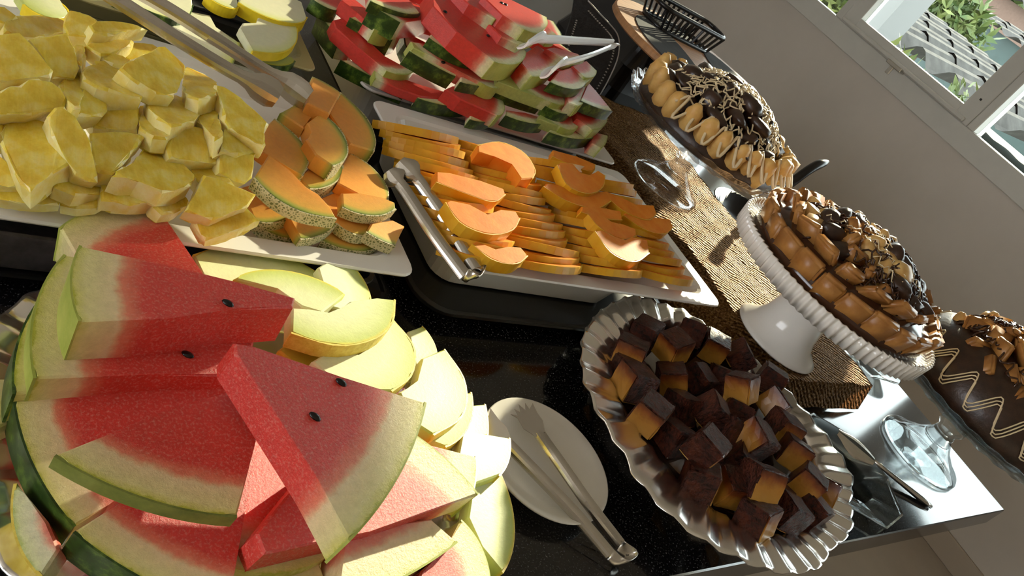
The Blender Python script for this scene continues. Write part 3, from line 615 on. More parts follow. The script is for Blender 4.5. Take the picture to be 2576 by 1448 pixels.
def tilt(tx, ty): return Vector((tx, ty, 1)).normalized()
def centroid(ps): return sum(p[0] for p in ps) / len(ps), sum(p[1] for p in ps) / len(ps)
def wedge(name, label, cat, arc, corners, z, n=(0, 0), th=0.03, flesh='wm', rind='rind_pale', seeds=(), group=None, rt=0.0014, bev=0.0016, m=14, zat=None):
    """cut slice: rind arc (pixels) + further corners, laid on a tilted plane at height z; thickness th below it"""
    nv = tilt(*n); q = zat or centroid(list(arc) + list(corners)); p0 = at(q[0], q[1], z); x, y, nv = frame(nv)
    A = [onp(*p, p0, nv) for p in arc]; B = [onp(*p, p0, nv) for p in corners]
    to2 = lambda P: ((P - p0).dot(x), (P - p0).dot(y))
    a2, b2 = [to2(P) for P in A], [to2(P) for P in B]
    mi = len(a2) // 2; g = centroid(a2 + b2); am, bm_ = a2[0], a2[-1]
    (cx, cy), R = circ(a2[0], a2[mi], a2[-1])
    ch = math.hypot(bm_[0] - am[0], bm_[1] - am[1]); ox, oy = (am[0] + bm_[0]) / 2 - g[0], (am[1] + bm_[1]) / 2 - g[1]; ol = math.hypot(ox, oy) or 1
    for _ in range(12):                                  # the rim must bulge away from the flesh
        if math.hypot(g[0] - cx, g[1] - cy) < R and R < 6 * ch: break
        a2[mi] = (a2[mi][0] + ox / ol * ch * 0.02, a2[mi][1] + oy / ol * ch * 0.02)
        (cx, cy), R = circ(a2[0], a2[mi], a2[-1])
    if len(a2) == 3 and R < 3:
        t0, t2_, t1 = (math.atan2(p[1] - cy, p[0] - cx) for p in (a2[0], a2[2], a2[1]))
        d = (t2_ - t0) % (2 * math.pi)
        if (t1 - t0) % (2 * math.pi) > d: d -= 2 * math.pi
        arcp = [(cx + R * math.cos(t0 + d * i / (m - 1)), cy + R * math.sin(t0 + d * i / (m - 1))) for i in range(m)]
    else:
        arcp = smooth_pts(a2, m)
    # centre of the whole fruit: never inside the slice itself
    ux, uy = cx - a2[mi][0], cy - a2[mi][1]; ul = math.hypot(ux, uy) or 1; ux, uy = ux / ul, uy / ul
    dep = max([(p[0] - a2[mi][0]) * ux + (p[1] - a2[mi][1]) * uy for p in b2] + [0]); R = max(R, dep * 1.15)
    cx, cy = a2[mi][0] + ux * R, a2[mi][1] + uy * R
    o = p0 + x * cx + y * cy
    arcp = [(u - cx, v - cy) for u, v in arcp]; b2 = [(u - cx, v - cy) for u, v in b2]
    outl = arcp + b2
    me = slab_bm(outl, th, bev)
    ob = obj(name, me, M[flesh], mw=fmat(o, x, y, nv)); ob['melon_radius'] = R
    tag(ob, label, cat, group)
    if rind:
        def off(k, e):
            p = arcp[k]; a_, b_ = arcp[max(k - 1, 0)], arcp[min(k + 1, m - 1)]
            tx, ty = b_[0] - a_[0], b_[1] - a_[1]; l = math.hypot(tx, ty) or 1; nx, ny = ty / l, -tx / l
            c = centroid(outl)
            if nx * (p[0] - c[0]) + ny * (p[1] - c[1]) < 0: nx, ny = -nx, -ny
            return (p[0] + nx * e, p[1] + ny * e)
        strip = [off(k, rt) for k in range(m)] + [off(k, -0.0006) for k in range(m - 1, -1, -1)]
        rb = slab_bm(strip, th - 0.0004, 0.0, -0.0002)
        obj('rind', rb, M[rind], ob)
    for sd in seeds:
        P = onp(sd[0], sd[1], p0, nv); u, v = to2(P); u -= cx; v -= cy
        bm = bmesh.new(); bmesh.ops.create_uvsphere(bm, u_segments=10, v_segments=6, radius=0.0032)
        a_ = sd[2] if len(sd) > 2 else 0.6
        obj('seed', bm, M['seed'], ob, smooth=True, mw=Matrix.Translation((u, v, 0.0003)) @ Matrix.Rotation(a_, 4, 'Z') @ Matrix.Diagonal((1.5, 0.95, 0.55, 1)))
    return ob
WM, HD, CA, PI_ = 'watermelon_slice', 'honeydew_slice', 'cantaloupe_slice', 'pineapple_chunk'
W = lambda label, *a, **k: wedge(WM, label, 'watermelon', *a, **k)
Gf = 'melon slices on the front foil dish'
# ---- front dish, from the bottom up
W('watermelon end with yellow rind lying lowest at the left edge of the front dish', [(40, 1215), (38, 1330), (105, 1448)], [(150, 1380), (120, 1310), (62, 1240)], 0.056, (-0.5, -0.1), 0.02, flesh='wm_s', rind='rind_yellow')
W('small watermelon tip poking out at the left picture edge', [(-30, 950), (-20, 1010), (-5, 1075)], [(45, 1050), (40, 985), (30, 950)], 0.056, (0, 0), 0.02)
W('watermelon slice with green rind at the lower right of the front dish', [(1160, 1308), (1212, 1380), (1232, 1470)], [(1050, 1470), (1060, 1435), (1130, 1372)], 0.056, (0.15, -0.1), 0.03, rind='rind_pale')
W('watermelon slice cut off by the bottom edge under the dark red gap', [(560, 1520), (690, 1530), (830, 1480)], [(790, 1378), (690, 1390), (590, 1405)], 0.058, (0, -0.1), 0.03)
W('dark green watermelon slice curving along the left rim of the dish', [(38, 997), (85, 1165), (190, 1322)], [(275, 1268), (480, 1120), (700, 1010), (598, 943), (300, 970)], 0.078, (-0.05, -0.20), 0.034, rind='rind_dark', flesh='wm_m')
W('shaded watermelon slice with dark rind under the front centre slice', [(188, 1335), (340, 1440), (560, 1530)], [(590, 1440), (640, 1150), (660, 1060), (560, 1100), (270, 1285)], 0.076, (0, -0.12), 0.03, rind='rind_dark', flesh='wm_m')
W('watermelon slice with a slanted pale rind in the lower right corner of the pile', [(1150, 1360), (1030, 1425), (900, 1500)], [(850, 1480), (868, 1340), (960, 1325), (1085, 1303)], 0.074, (0.1, -0.15), 0.03)
W('dark red watermelon slice in the middle gap of the front pile', [(560, 1420), (700, 1440), (820, 1400)], [(850, 1300), (720, 1080), (650, 1060), (640, 1150)], 0.066, (0, 0), 0.02, rind=None)
W('olive-rinded watermelon slice in shade at the left of the front pile', [(150, 705), (55, 840), (38, 990)], [(330, 965), (600, 925), (600, 830), (320, 740)], 0.088, (0, 0), 0.03, rind='rind_dark')
W('watermelon slice end peeping out beside the honeydew at the right', [(1197, 1146), (1196, 1200), (1185, 1250)], [(1080, 1200), (1040, 1120), (1085, 1117)], 0.076, (0.1, 0), 0.03)
W('watermelon slice with a pale slanting rind right of the big front slice', [(1040, 1092), (1130, 1163), (1203, 1243)], [(930, 1336), (665, 1393), (645, 1340), (800, 1150), (960, 1060)], 0.094, (0.05, -0.12), 0.03)
W('shaded watermelon slice directly under the big top slice', [(165, 640), (96, 760), (90, 950)], [(400, 940), (610, 945), (640, 860), (560, 760), (320, 660)], 0.104, (0, 0), 0.03, seeds=[(472, 892, 2.6)])
W('watermelon slice at the back with green rind beside the pineapple tray', [(152, 574), (255, 519), (382, 497)], [(432, 572), (512, 690), (560, 760), (300, 700), (190, 640)], 0.098, (-0.1, 0.12), 0.032)
W('large watermelon wedge lying across the top left of the pile', [(205, 617), (182, 700), (203, 806)], [(430, 800), (600, 775), (738, 772), (743, 747), (590, 708), (400, 662)], 0.142, (-0.02, 0.02), 0.040, seeds=[(573, 763, 2.4)], rind='rind_pale')
W('centre front watermelon wedge with a broad white rind', [(140, 1143), (345, 1243), (597, 1296)], [(642, 1115), (670, 985), (640, 962), (420, 1030)], 0.112, (0.0, -0.10), 0.013, flesh='wm_m', rind='rind_olive')
W('big right watermelon wedge with seeds pointing to the centre', [(1070, 1010), (1000, 1195), (877, 1357)], [(800, 1205), (700, 1050), (592, 890), (590, 860), (640, 868), (735, 905), (860, 948)], 0.148, (0.06, -0.06), 0.030, seeds=[(858, 962, 2.5), (792, 1048, 2.4)], rind='rind_pale')
def H(label, outer, inner, z, n=(0, 0), th=0.016, **k): return wedge(HD, label, 'honeydew', outer, inner, z, n, th, 'honeydew', k.pop('rind', 'rind_yellow'), **k)
H('broad honeydew slice behind the big top watermelon wedge', [(488, 642), (590, 613), (700, 632), (806, 690)], [(800, 740), (640, 730), (520, 710)], 0.072, (0, 0.08))
H('honeydew slice standing on end beside the white tray corner', [(855, 638), (905, 690), (932, 752)], [(900, 790), (830, 770), (800, 672)], 0.078, (0.12, 0))
H('honeydew slice with a sharp tip beside the top watermelon wedge', [(870, 738), (720, 680), (588, 700)], [(700, 722), (760, 770), (810, 785)], 0.088, (0, 0.05), rind=None)
H('small honeydew end showing between two slices on the right', [(1062, 820), (1090, 860), (1098, 900)], [(1050, 940), (1028, 832)], 0.056, (0.1, 0))
H('honeydew slice under the second crescent at the right', [(1185, 985), (1182, 1060), (1120, 1122)], [(1060, 1100), (1080, 1010)], 0.062, (0.05, 0))
H('square honeydew end just left of the saucer', [(1220, 1015), (1226, 1050), (1226, 1095)], [(1165, 1095), (1172, 1020)], 0.046, (0.1, 0))
H('sunlit honeydew piece beside the saucer rim', [(1282, 1100), (1280, 1150), (1255, 1195)], [(1190, 1218), (1150, 1160), (1165, 1080)], 0.056, (0.10, 0.02))
H('long sunlit honeydew slice at the lower right edge of the dish', [(1258, 1188), (1293, 1325), (1264, 1438)], [(1212, 1375), (1178, 1300), (1190, 1216)], 0.046, (0.12, -0.05))
H('yellow-rimmed honeydew crescent below the large crescent', [(985, 800), (1040, 870), (1035, 940), (985, 982)], [(870, 980), (785, 908), (830, 882), (905, 896), (945, 872), (950, 845)], 0.088, (0.04, -0.02))
H('honeydew crescent hidden behind the red wedge', [(960, 850), (880, 880), (740, 850)], [(700, 880), (760, 930), (860, 930)], 0.078, (0, 0))
H('honeydew slice curving down at the right of the pile', [(1118, 877), (1168, 955), (1165, 1040), (1090, 1092)], [(1040, 1060), (1005, 985), (1055, 960), (1062, 900)], 0.076, (0.08, 0))
H('large honeydew crescent in the middle of the right side', [(993, 752), (985, 812), (935, 852), (845, 866), (733, 835)], [(735, 772), (780, 775), (830, 790), (862, 772), (882, 756), (950, 747)], 0.104, (0.02, 0), 0.017)

# ---- cantaloupe on the white tray
def C(label, outer, inner, z, n=(0, 0), th=0.014, **k): return wedge(CA, label, 'cantaloupe', outer, inner, z, n, th, 'cantaloupe', 'rind_net', **k)
C('cantaloupe slice lying flat on the tray at the back of the heap', [(875, 372), (900, 385), (912, 374)], [(900, 350), (880, 350)], 0.078, (0, 0), 0.01)
C('dark cantaloupe slice under the front of the heap beside the pineapple', [(648, 560), (700, 592), (745, 596)], [(745, 555), (690, 540)], 0.079, (0, 0), 0.012)
C('shaded cantaloupe slice against the lowest pineapple chunks', [(640, 552), (690, 558), (724, 545)], [(700, 500), (640, 460), (605, 470)], 0.090, (-0.1, -0.05))
C('low cantaloupe slice with a netted rind at the front rim', [(808, 604), (871, 626), (930, 629), (968, 608)], [(940, 590), (890, 570), (845, 572)], 0.080, (0, 0), 0.012)
C('cantaloupe slice lying across the middle of the heap', [(935, 568), (925, 588), (850, 562)], [(800, 500), (870, 470), (900, 520)], 0.094, (0, 0), 0.012)
C('cantaloupe stub pointing to the papaya tray', [(922, 582), (960, 603), (995, 616)], [(1019, 568), (988, 552), (935, 560)], 0.098, (0.1, -0.1), 0.014)
C('cantaloupe slice with pale rind at the front under the long slice', [(756, 600), (805, 590), (848, 560)], [(800, 535), (722, 540)], 0.094, (0, -0.15), 0.014)
C('cantaloupe slice standing at the back beside the tong tips', [(786, 193), (822, 210), (857, 234)], [(829, 286), (772, 258)], 0.124, (0.05, 0.15), 0.024)
C('pale cantaloupe piece in front of the tong tips', [(812, 272), (780, 262), (745, 262)], [(705, 282), (765, 322), (778, 300)], 0.120, (0, 0), 0.02)
C('cantaloupe slice with green rim beside the last pineapple chunk', [(690, 298), (748, 345), (775, 395), (760, 441)], [(733, 425), (677, 389), (645, 372), (660, 325)], 0.116, (0.05, 0), 0.014)
C('large cantaloupe slice leaning at the right edge of the heap', [(856, 231), (920, 293), (943, 346), (940, 379)], [(881, 361), (848, 310), (828, 284)], 0.112, (0.1, 0.05), 0.02)
C('cantaloupe slice with broad green rind in the middle of the heap', [(862, 414), (842, 457), (780, 474)], [(752, 446), (788, 410)], 0.106, (0, 0), 0.014)
C('cantaloupe slice with a notch above the green-rimmed one', [(810, 282), (858, 328), (874, 373), (864, 402), (838, 417)], [(795, 388), (770, 350), (788, 334), (774, 307)], 0.126, (0.06, 0), 0.02)
C('cantaloupe slice beside the tongs of the papaya tray', [(880, 384), (933, 418), (972, 466), (976, 503)], [(905, 489), (850, 460), (864, 415)], 0.104, (0.08, 0), 0.014)
C('short cantaloupe slice with a white netted rind facing front', [(862, 520), (905, 536), (957, 540), (996, 524)], [(994, 508), (960, 494), (905, 486), (860, 484)], 0.112, (0.0, -0.12), 0.013)
C('long cantaloupe crescent with netted rind on top of the heap', [(640, 446), (698, 499), (767, 533), (847, 548)], [(830, 522), (802, 487), (767, 472), (733, 429), (677, 387)], 0.126, (-0.05, -0.1), 0.014)

# ---- pineapple chunks
def mound(c, rx, ry, z0, h): return lambda p: z0 + h * max(0.0, 1 - ((p.x - c[0]) / rx) ** 2 - ((p.y - c[1]) / ry) ** 2)
def on_mound(px, py, f, add=0.0):
    z = 0.1
    for _ in range(12): z = 0.5 * z + 0.5 * (f(at(px, py, z)) + add)
    return z
PM = mound((0.20, 0.70), 0.34, 0.19, 0.086, 0.055)
def P(label, pts, lay=0, n=(0, 0), th=0.018, seed=0):
    q = centroid(pts); z = on_mound(*q, PM, 0.009 * lay); rt_ = random.Random(int(q[0] * 13 + q[1] * 5)); nv = tilt(n[0] * 1.4 + rt_.uniform(-.28, .28), n[1] * 1.4 + rt_.uniform(-.28, .28)); p0 = at(*q, z); x, y, nv = frame(nv)
    rnd = random.Random(hash(label) % 9999 if False else int(q[0] * 7 + q[1]))
    loc = [((onp(*p, p0, nv) - p0).dot(x), (onp(*p, p0, nv) - p0).dot(y)) for p in pts]
    out = []
    for i, a in enumerate(loc):
        b_ = loc[(i + 1) % len(loc)]; L = math.hypot(b_[0] - a[0], b_[1] - a[1]); k = max(1, int(L / 0.008))
        for j in range(k):
            f = j / k; jx, jy = (rnd.uniform(-1, 1) * 0.0009, rnd.uniform(-1, 1) * 0.0009)
            out.append((a[0] + (b_[0] - a[0]) * f + jx, a[1] + (b_[1] - a[1]) * f + jy))
    bm = slab_bm(out, th, 0.002, seg=1)
    for v in bm.verts: v.co += Vector((rnd.uniform(-1, 1), rnd.uniform(-1, 1), rnd.uniform(-1, 1))) * 0.0006
    bm.normal_update()
    for f in bm.faces: f.material_index = 1 if abs(f.normal.z) < 0.5 else 0
    ob = obj(PI_, bm, [M['pineapple'], M['pine_lit_rim']], mw=fmat(p0, x, y, nv)); tag(ob, label, 'pineapple', 'pineapple chunks heaped on the white tray')
    return ob
P('flat pale pineapple chunk at the far left rim of the tray', [(10, 78), (15, 45), (50, 40), (120, 40), (165, 50), (165, 78), (75, 97)], 0, (0, .1))
P('pineapple sliver touching the left picture edge by the far rim', [(-20, 45), (-20, 10), (12, 15), (45, 42), (20, 60)], 1, (0, 0))
P('pineapple chunk leaning against the steel tongs at the far rim', [(160, 62), (163, 39), (175, 21), (221, 41), (243, 47), (262, 80), (225, 92), (170, 84)], 0.5, (0, .1))
P('pineapple piece under the thick far chunk', [(213, 112), (262, 98), (336, 100), (330, 113), (291, 132), (252, 137), (229, 124)], 0, (0, 0), 0.015)
P('shaded pineapple piece half hidden beneath the tongs', [(300, 135), (330, 103), (358, 104), (408, 122), (330, 152)], -.5, (0, 0), 0.014)
P('thin pineapple sliver above the fan-shaped chunk', [(250, 142), (282, 132), (332, 152), (305, 172), (262, 150)], 0, (0, 0), 0.012)
P('thick pineapple chunk with a pale cut end by the tongs', [(225, 60), (262, 47), (345, 63), (373, 71), (320, 76), (272, 88), (238, 82)], 1.2, (0, -.05), 0.018)
P('small pineapple corner right of the second left chunk', [(188, 112), (215, 112), (214, 135), (202, 162), (190, 150)], 0.3, (0, 0), 0.014)
P('square pineapple chunk second from the left picture edge', [(75, 97), (170, 80), (183, 100), (200, 165), (190, 192), (135, 198), (118, 150)], 1.5, (.15, -.1), 0.02)
P('big pineapple chunk at the left picture edge near the far rim', [(-25, 95), (48, 77), (85, 122), (136, 172), (130, 192), (95, 188), (20, 205), (-25, 208)], 2.3, (.15, -.15), 0.02)
P('narrow pineapple chunk standing beside the square one', [(151, 210), (194, 173), (206, 184), (210, 229), (204, 268), (186, 270), (173, 252), (161, 229)], 1.2, (.2, 0), 0.018)
P('pale pineapple chunk with a bright left end in the middle of the heap', [(208, 177), (233, 159), (262, 147), (297, 161), (350, 210), (367, 225), (359, 249), (310, 235), (243, 216), (210, 196)], 0.6, (-.1, 0), 0.02)
P('fan-shaped pineapple chunk lying by the steel tongs', [(303, 169), (330, 149), (413, 115), (439, 136), (466, 165), (462, 194), (437, 243), (398, 236), (330, 196)], 1.6, (0, -.1), 0.016)
P('rounded pineapple chunk left of the fan-shaped one', [(205, 235), (219, 204), (243, 215), (272, 245), (274, 275), (262, 292), (200, 290), (188, 270)], 0.8, (.1, -.1), 0.018)
P('pineapple chunk hidden behind the long strip', [(215, 290), (235, 262), (273, 251), (332, 253), (346, 271), (348, 331), (297, 327), (235, 318)], -.2, (0, -.05), 0.016)
P('broad pineapple chunk pointing at the papaya side left of the big fan', [(-25, 240), (100, 197), (160, 222), (172, 250), (166, 268), (110, 285), (50, 285), (-25, 288)], 2.4, (0.1, -.15), 0.022)
P('hollow-lit pineapple chunk in the centre of the heap', [(368, 228), (398, 242), (444, 236), (511, 271), (491, 306), (436, 316), (394, 294), (368, 261)], 0.3, (0, 0), 0.018)
P('pineapple chunk under the tong blades', [(460, 203), (467, 164), (545, 203), (550, 235), (500, 249), (465, 238)], 0.6, (0, .05), 0.018)
P('amber pineapple chunk right of the centre hollow', [(495, 252), (520, 236), (548, 235), (556, 271), (548, 294), (563, 335), (540, 350), (508, 312), (488, 292)], 0.4, (0, 0), 0.02)
P('curved pineapple chunk below the centre hollow', [(345, 275), (366, 261), (394, 294), (432, 322), (456, 323), (419, 347), (386, 345), (349, 323)], 0.2, (0, 0), 0.016)
P('tall pineapple chunk with a jagged right edge beside the cantaloupe', [(541, 209), (561, 213), (619, 262), (678, 310), (660, 330), (672, 362), (662, 371), (580, 321), (566, 302), (555, 255)], 2.0, (.1, -.1), 0.016)
P('pineapple chunk with a dotted face beside the cantaloupe', [(570, 311), (612, 333), (646, 364), (646, 382), (601, 390), (557, 375), (564, 344)], 1.6, (.1, -.2), 0.018)
P('pale pineapple chunk with a ragged lower tip beside the cantaloupe', [(557, 375), (601, 388), (646, 384), (634, 415), (638, 446), (621, 460), (592, 456), (556, 433)], 1.2, (.1, -.35), 0.016)
P('pineapple chunk lit at its left corner above the centre front fan', [(420, 359), (433, 333), (486, 313), (521, 324), (545, 351), (550, 410), (479, 402), (426, 396)], 1.0, (0, -.1), 0.02)
P('small amber pineapple piece behind the front quarter chunk', [(477, 408), (546, 412), (560, 435), (592, 462), (540, 460), (504, 462), (482, 435)], 0, (0, 0), 0.016)
P('pineapple triangle with a bright right edge in the left centre', [(226, 333), (352, 335), (364, 340), (285, 437), (253, 432), (236, 414), (228, 356)], 1.6, (.05, -.1), 0.02)
P('large fan of pineapple in the front centre', [(283, 440), (345, 398), (370, 362), (400, 355), (425, 385), (455, 405), (493, 440), (480, 464), (440, 476), (408, 480), (350, 455)], 1.0, (0, -.12), 0.018)
P('large pineapple chunk at the left with a pale lower corner', [(2, 356), (14, 296), (58, 296), (125, 306), (140, 348), (174, 408), (131, 432), (75, 482), (52, 458), (25, 408)], 1.6, (-.1, -.2), 0.02)
P('long upright pineapple strip at the left of the heap', [(120, 290), (138, 266), (162, 266), (213, 329), (232, 356), (241, 443), (243, 456), (228, 453), (189, 437), (155, 381), (133, 344)], 2.8, (.1, -.2), 0.022)
P('low amber pineapple piece under the long strip', [(133, 437), (155, 432), (191, 440), (242, 455), (257, 460), (255, 485), (193, 491), (139, 468)], 0.4, (0, -.1), 0.014)
P('bottom pineapple piece beside the front watermelon', [(150, 490), (193, 493), (255, 489), (268, 505), (240, 518), (193, 520), (151, 514)], -.3, (0, -.1), 0.012)
P('pineapple at the front left rim of the tray', [(-20, 455), (40, 458), (75, 484), (140, 468), (155, 490), (150, 516), (60, 508), (-20, 496)], -.4, (0, -.1), 0.012)
P('pineapple corner below the large left chunk', [(-20, 380), (20, 405), (52, 460), (60, 470), (-20, 470)], 0.2, (0, 0), 0.014)
P('pineapple corner at the left picture edge, middle height', [(-20, 300), (10, 300), (14, 330), (2, 356), (-20, 356)], 0.5, (0, 0), 0.014)
P('flat pineapple chunk just behind the front watermelon tip', [(253, 440), (350, 454), (412, 482), (405, 508), (330, 512), (255, 502)], 0.6, (0, -.25), 0.014)
P('pineapple wedge at the front rim below the fan', [(383, 505), (411, 486), (468, 492), (478, 505), (444, 535), (413, 537), (389, 521)], 0.2, (0, -.15), 0.014)
P('pineapple quarter resting on the front rim', [(484, 556), (539, 552), (625, 519), (656, 550), (600, 577), (519, 603), (504, 590)], 0.6, (0, -.1), 0.013)
P('pale pineapple quarter with eyes on top of the front corner', [(488, 488), (517, 437), (579, 463), (643, 490), (625, 519), (539, 552), (490, 536), (464, 528)], 1.7, (0, -.12), 0.016)
# steel tongs lying over the pineapple: two long arms with spoon blades
tz = lambda px, py, z: at(px, py, z)
Wt = lambda f: (0.0070 + (0.0085 * min(1, (f - 0.74) / 0.10) if f > 0.74 else 0)) * (0.75 if f > 0.985 else 1)
a1 = [tz(180, -70, .172), tz(300, 5, .168), tz(440, 95, .160), tz(560, 168, .150), tz(640, 212, .146), tz(700, 248, .142)]
a2 = [tz(235, -80, .160), tz(400, 10, .157), tz(520, 85, .152), tz(640, 162, .140), tz(710, 205, .136), tz(772, 250, .134)]
def facing(p, q, roll=0.0):
    d = (q - p).normalized(); v = ((p + q) / 2 - CAM).normalized(); s_ = v.cross(d).normalized(); return (Matrix.Rotation(roll, 3, d) @ s_).normalized()
sd_ = [facing(a1[1], a1[4], 0.15), facing(a2[1], a2[4], 0.15)]
tongs('long steel tongs with flat blades lying over the pineapple', [a1, a2], [a1[0], tz(150, -110, .17), tz(190, -115, .165), a2[0]], Wt, M['steel'], side=sd_, th=0.002)
# tongs on the papaya tray
b1 = [tz(1195, 675, .098), tz(1130, 565, .104), tz(1065, 470, .110), tz(1035, 435, .114), tz(1005, 405, .116)]
b2 = [tz(1170, 692, .096), tz(1090, 585, .098), tz(1020, 480, .102), tz(995, 450, .104), tz(978, 428, .106)]
Wp = lambda f: 0.0075 + (0.008 * math.sin(math.pi * min(1, (f - 0.68) / 0.32 + 0.06)) if f > 0.68 else 0)
tongs('steel tongs with spoon ends resting on the papaya tray rim', [b1, b2], [b1[0], tz(1208, 672, .098), tz(1192, 700, .096), b2[0]], Wp, M['steel'], side=[Vector((0.8, -0.2, 0.6)).normalized()] * 2, th=0.0015)
# ---- papaya: four shingled rows and loose slices on top
M['papaya'] = mat('papaya_flesh', (0.74, 0.20, 0.012), 0.55, spec=0.12, col2=(0.80, 0.28, 0.03), vscale=40, sss=0.3, sssr=(0.012, 0.005, 0.001), bmp=0.1, bscale=250)
M['rind_papaya'] = mat('papaya_peel', (0.70, 0.32, 0.008), 0.42, col2=(0.76, 0.42, 0.03), vscale=30, sss=0.2, sssr=(0.01, 0.005, 0.001))
ring_o = [(0.064 * math.cos(math.radians(a)), 0.044 * math.sin(math.radians(a)) + 0.012) for a in range(188, 353, 11)]
ring_i = [(0.040 * math.cos(math.radians(a)), 0.017 * math.sin(math.radians(a)) + 0.010) for a in range(350, 189, -20)]
pap_me = obj('papaya_proto', slab_bm(ring_o + ring_i, 0.0100, 0.001), M['papaya'])
strip = [(p[0] * 1.02, (p[1] - .012) * 1.03 + .012) for p in ring_o] + [(p[0] * 0.995, (p[1] - .012) * 0.99 + .012) for p in ring_o[::-1]]
peel_me = obj('peel_proto', slab_bm(strip, 0.0098, 0.0, -0.0001), M['rind_papaya'])
PD, PE = pap_me.data, peel_me.data
for o in (pap_me, peel_me): bpy.data.objects.remove(o)
rows = [('row beside the steel tongs', (1052, 325), (1214, 630), 16), ('second row from the steel tongs', (1232, 370), (1382, 654), 15),
        ('third row from the steel tongs', (1394, 406), (1538, 670), 13), ('row nearest the gold runner', (1524, 450), (1672, 684), 12)]
ORD = ['first', 'second', 'third', 'fourth', 'fifth', 'sixth', 'seventh', 'eighth', 'ninth', 'tenth', 'eleventh', 'twelfth', 'thirteenth', 'fourteenth', 'fifteenth', 'sixteenth']
rnd = random.Random(5)
for rn, fa, ne, cnt in rows:
    F3, N3 = at(*fa, 0.108), at(*ne, 0.092)
    for k in range(cnt):
        f = k / (cnt - 1); p = F3.lerp(N3, f) + Vector((rnd.uniform(-.004, .004), 0, 0))
        R_ = Matrix.Translation(p) @ Matrix.Rotation(rnd.uniform(-.10, .10) + 0.05, 4, 'Z') @ Matrix.Rotation(-math.radians(32 + rnd.uniform(-5, 5)), 4, 'X') @ Matrix.Scale(rnd.uniform(.95, 1.06), 4)
        o = share(PD, 'papaya_slice', None, R_)
        tag(o, f'papaya slice {ORD[k]} from the far end in the {rn}', 'papaya', 'papaya slices shingled in rows on the white tray')
        share(PE, 'peel', o)
def PA(label, outer, inner, z, n=(0, 0), th=0.016): return wedge('papaya_slice', label, 'papaya', outer, inner, z, n, th, 'papaya', 'rind_papaya', rt=0.001)
PA('orange lengthwise papaya slice lying loose on the far end of the second row', [(1202, 365), (1260, 357), (1318, 383), (1346, 425), (1340, 448)], [(1312, 450), (1290, 412), (1245, 392), (1203, 382)], 0.134, (0, 0), 0.02)
PA('yellow papaya slice lying askew across the first row', [(1098, 457), (1180, 488), (1240, 506), (1272, 488)], [(1268, 474), (1210, 455), (1130, 435), (1098, 430)], 0.126, (0, -.1), 0.016)
PA('loose papaya crescent in the middle of the first row', [(1122, 508), (1160, 560), (1230, 588), (1288, 578), (1308, 548)], [(1298, 530), (1260, 525), (1228, 542), (1180, 512), (1132, 502)], 0.124, (0, -.08), 0.017)
PA('loose papaya crescent on the near rim beside the tongs', [(1188, 612), (1240, 652), (1298, 662), (1328, 642)], [(1310, 620), (1275, 618), (1248, 630), (1200, 605)], 0.112, (0, -.05), 0.017)
PA('yellow papaya strip over the far end of the third row', [(1390, 392), (1440, 416), (1490, 430), (1497, 412)], [(1450, 392), (1392, 376)], 0.122, (0, 0), 0.014)
PA('small open papaya crescent standing on the third row', [(1403, 414), (1428, 465), (1480, 486), (1516, 470), (1522, 440)], [(1505, 428), (1485, 442), (1460, 436), (1440, 410), (1412, 407)], 0.136, (0, -.1), 0.015)
PA('papaya crescent in shade below the small open crescent', [(1368, 468), (1430, 506), (1500, 522), (1537, 505)], [(1530, 480), (1490, 484), (1440, 482), (1400, 462), (1376, 460)], 0.126, (0, -.1), 0.018)
PA('papaya crescent at the far end of the row nearest the runner', [(1518, 485), (1570, 530), (1630, 552), (1652, 535)], [(1645, 515), (1600, 516), (1560, 495), (1530, 482)], 0.124, (0, -.1), 0.015)
PA('papaya crescent beside the gold runner', [(1568, 540), (1620, 575), (1670, 587), (1694, 570)], [(1685, 550), (1640, 546), (1600, 546), (1575, 534)], 0.120, (0, -.1), 0.014)
PA('short yellow papaya piece across the third row', [(1462, 532), (1510, 546), (1566, 552)], [(1562, 530), (1500, 520), (1464, 518)], 0.126, (0, -.1), 0.012)
PA('upper of two nested papaya crescents in the third row', [(1478, 536), (1510, 572), (1560, 600), (1602, 592)], [(1600, 575), (1570, 565), (1540, 560), (1500, 530)], 0.124, (0, -.1), 0.016)
PA('lower of two nested papaya crescents in the third row', [(1498, 580), (1540, 636), (1597, 657), (1634, 635)], [(1630, 603), (1590, 594), (1575, 606), (1540, 595), (1515, 577)], 0.124, (0, -.1), 0.018)

# ---- watermelon wedges piled on the far tray
WMD = mound((0.84, 1.16), 0.46, 0.32, 0.088, 0.13)
def V(label, arc, corners, lay=0, n=(0, 0), th=0.022, rind='rind_dark', **k):
    q = centroid(list(arc) + list(corners)); z = on_mound(*q, WMD, lay * 0.01)
    return wedge(WM, label, 'watermelon', arc, corners, z, n, th, k.pop('flesh', 'wm_s'), rind, group='watermelon wedges piled on the white tray', rt=0.001, **k)
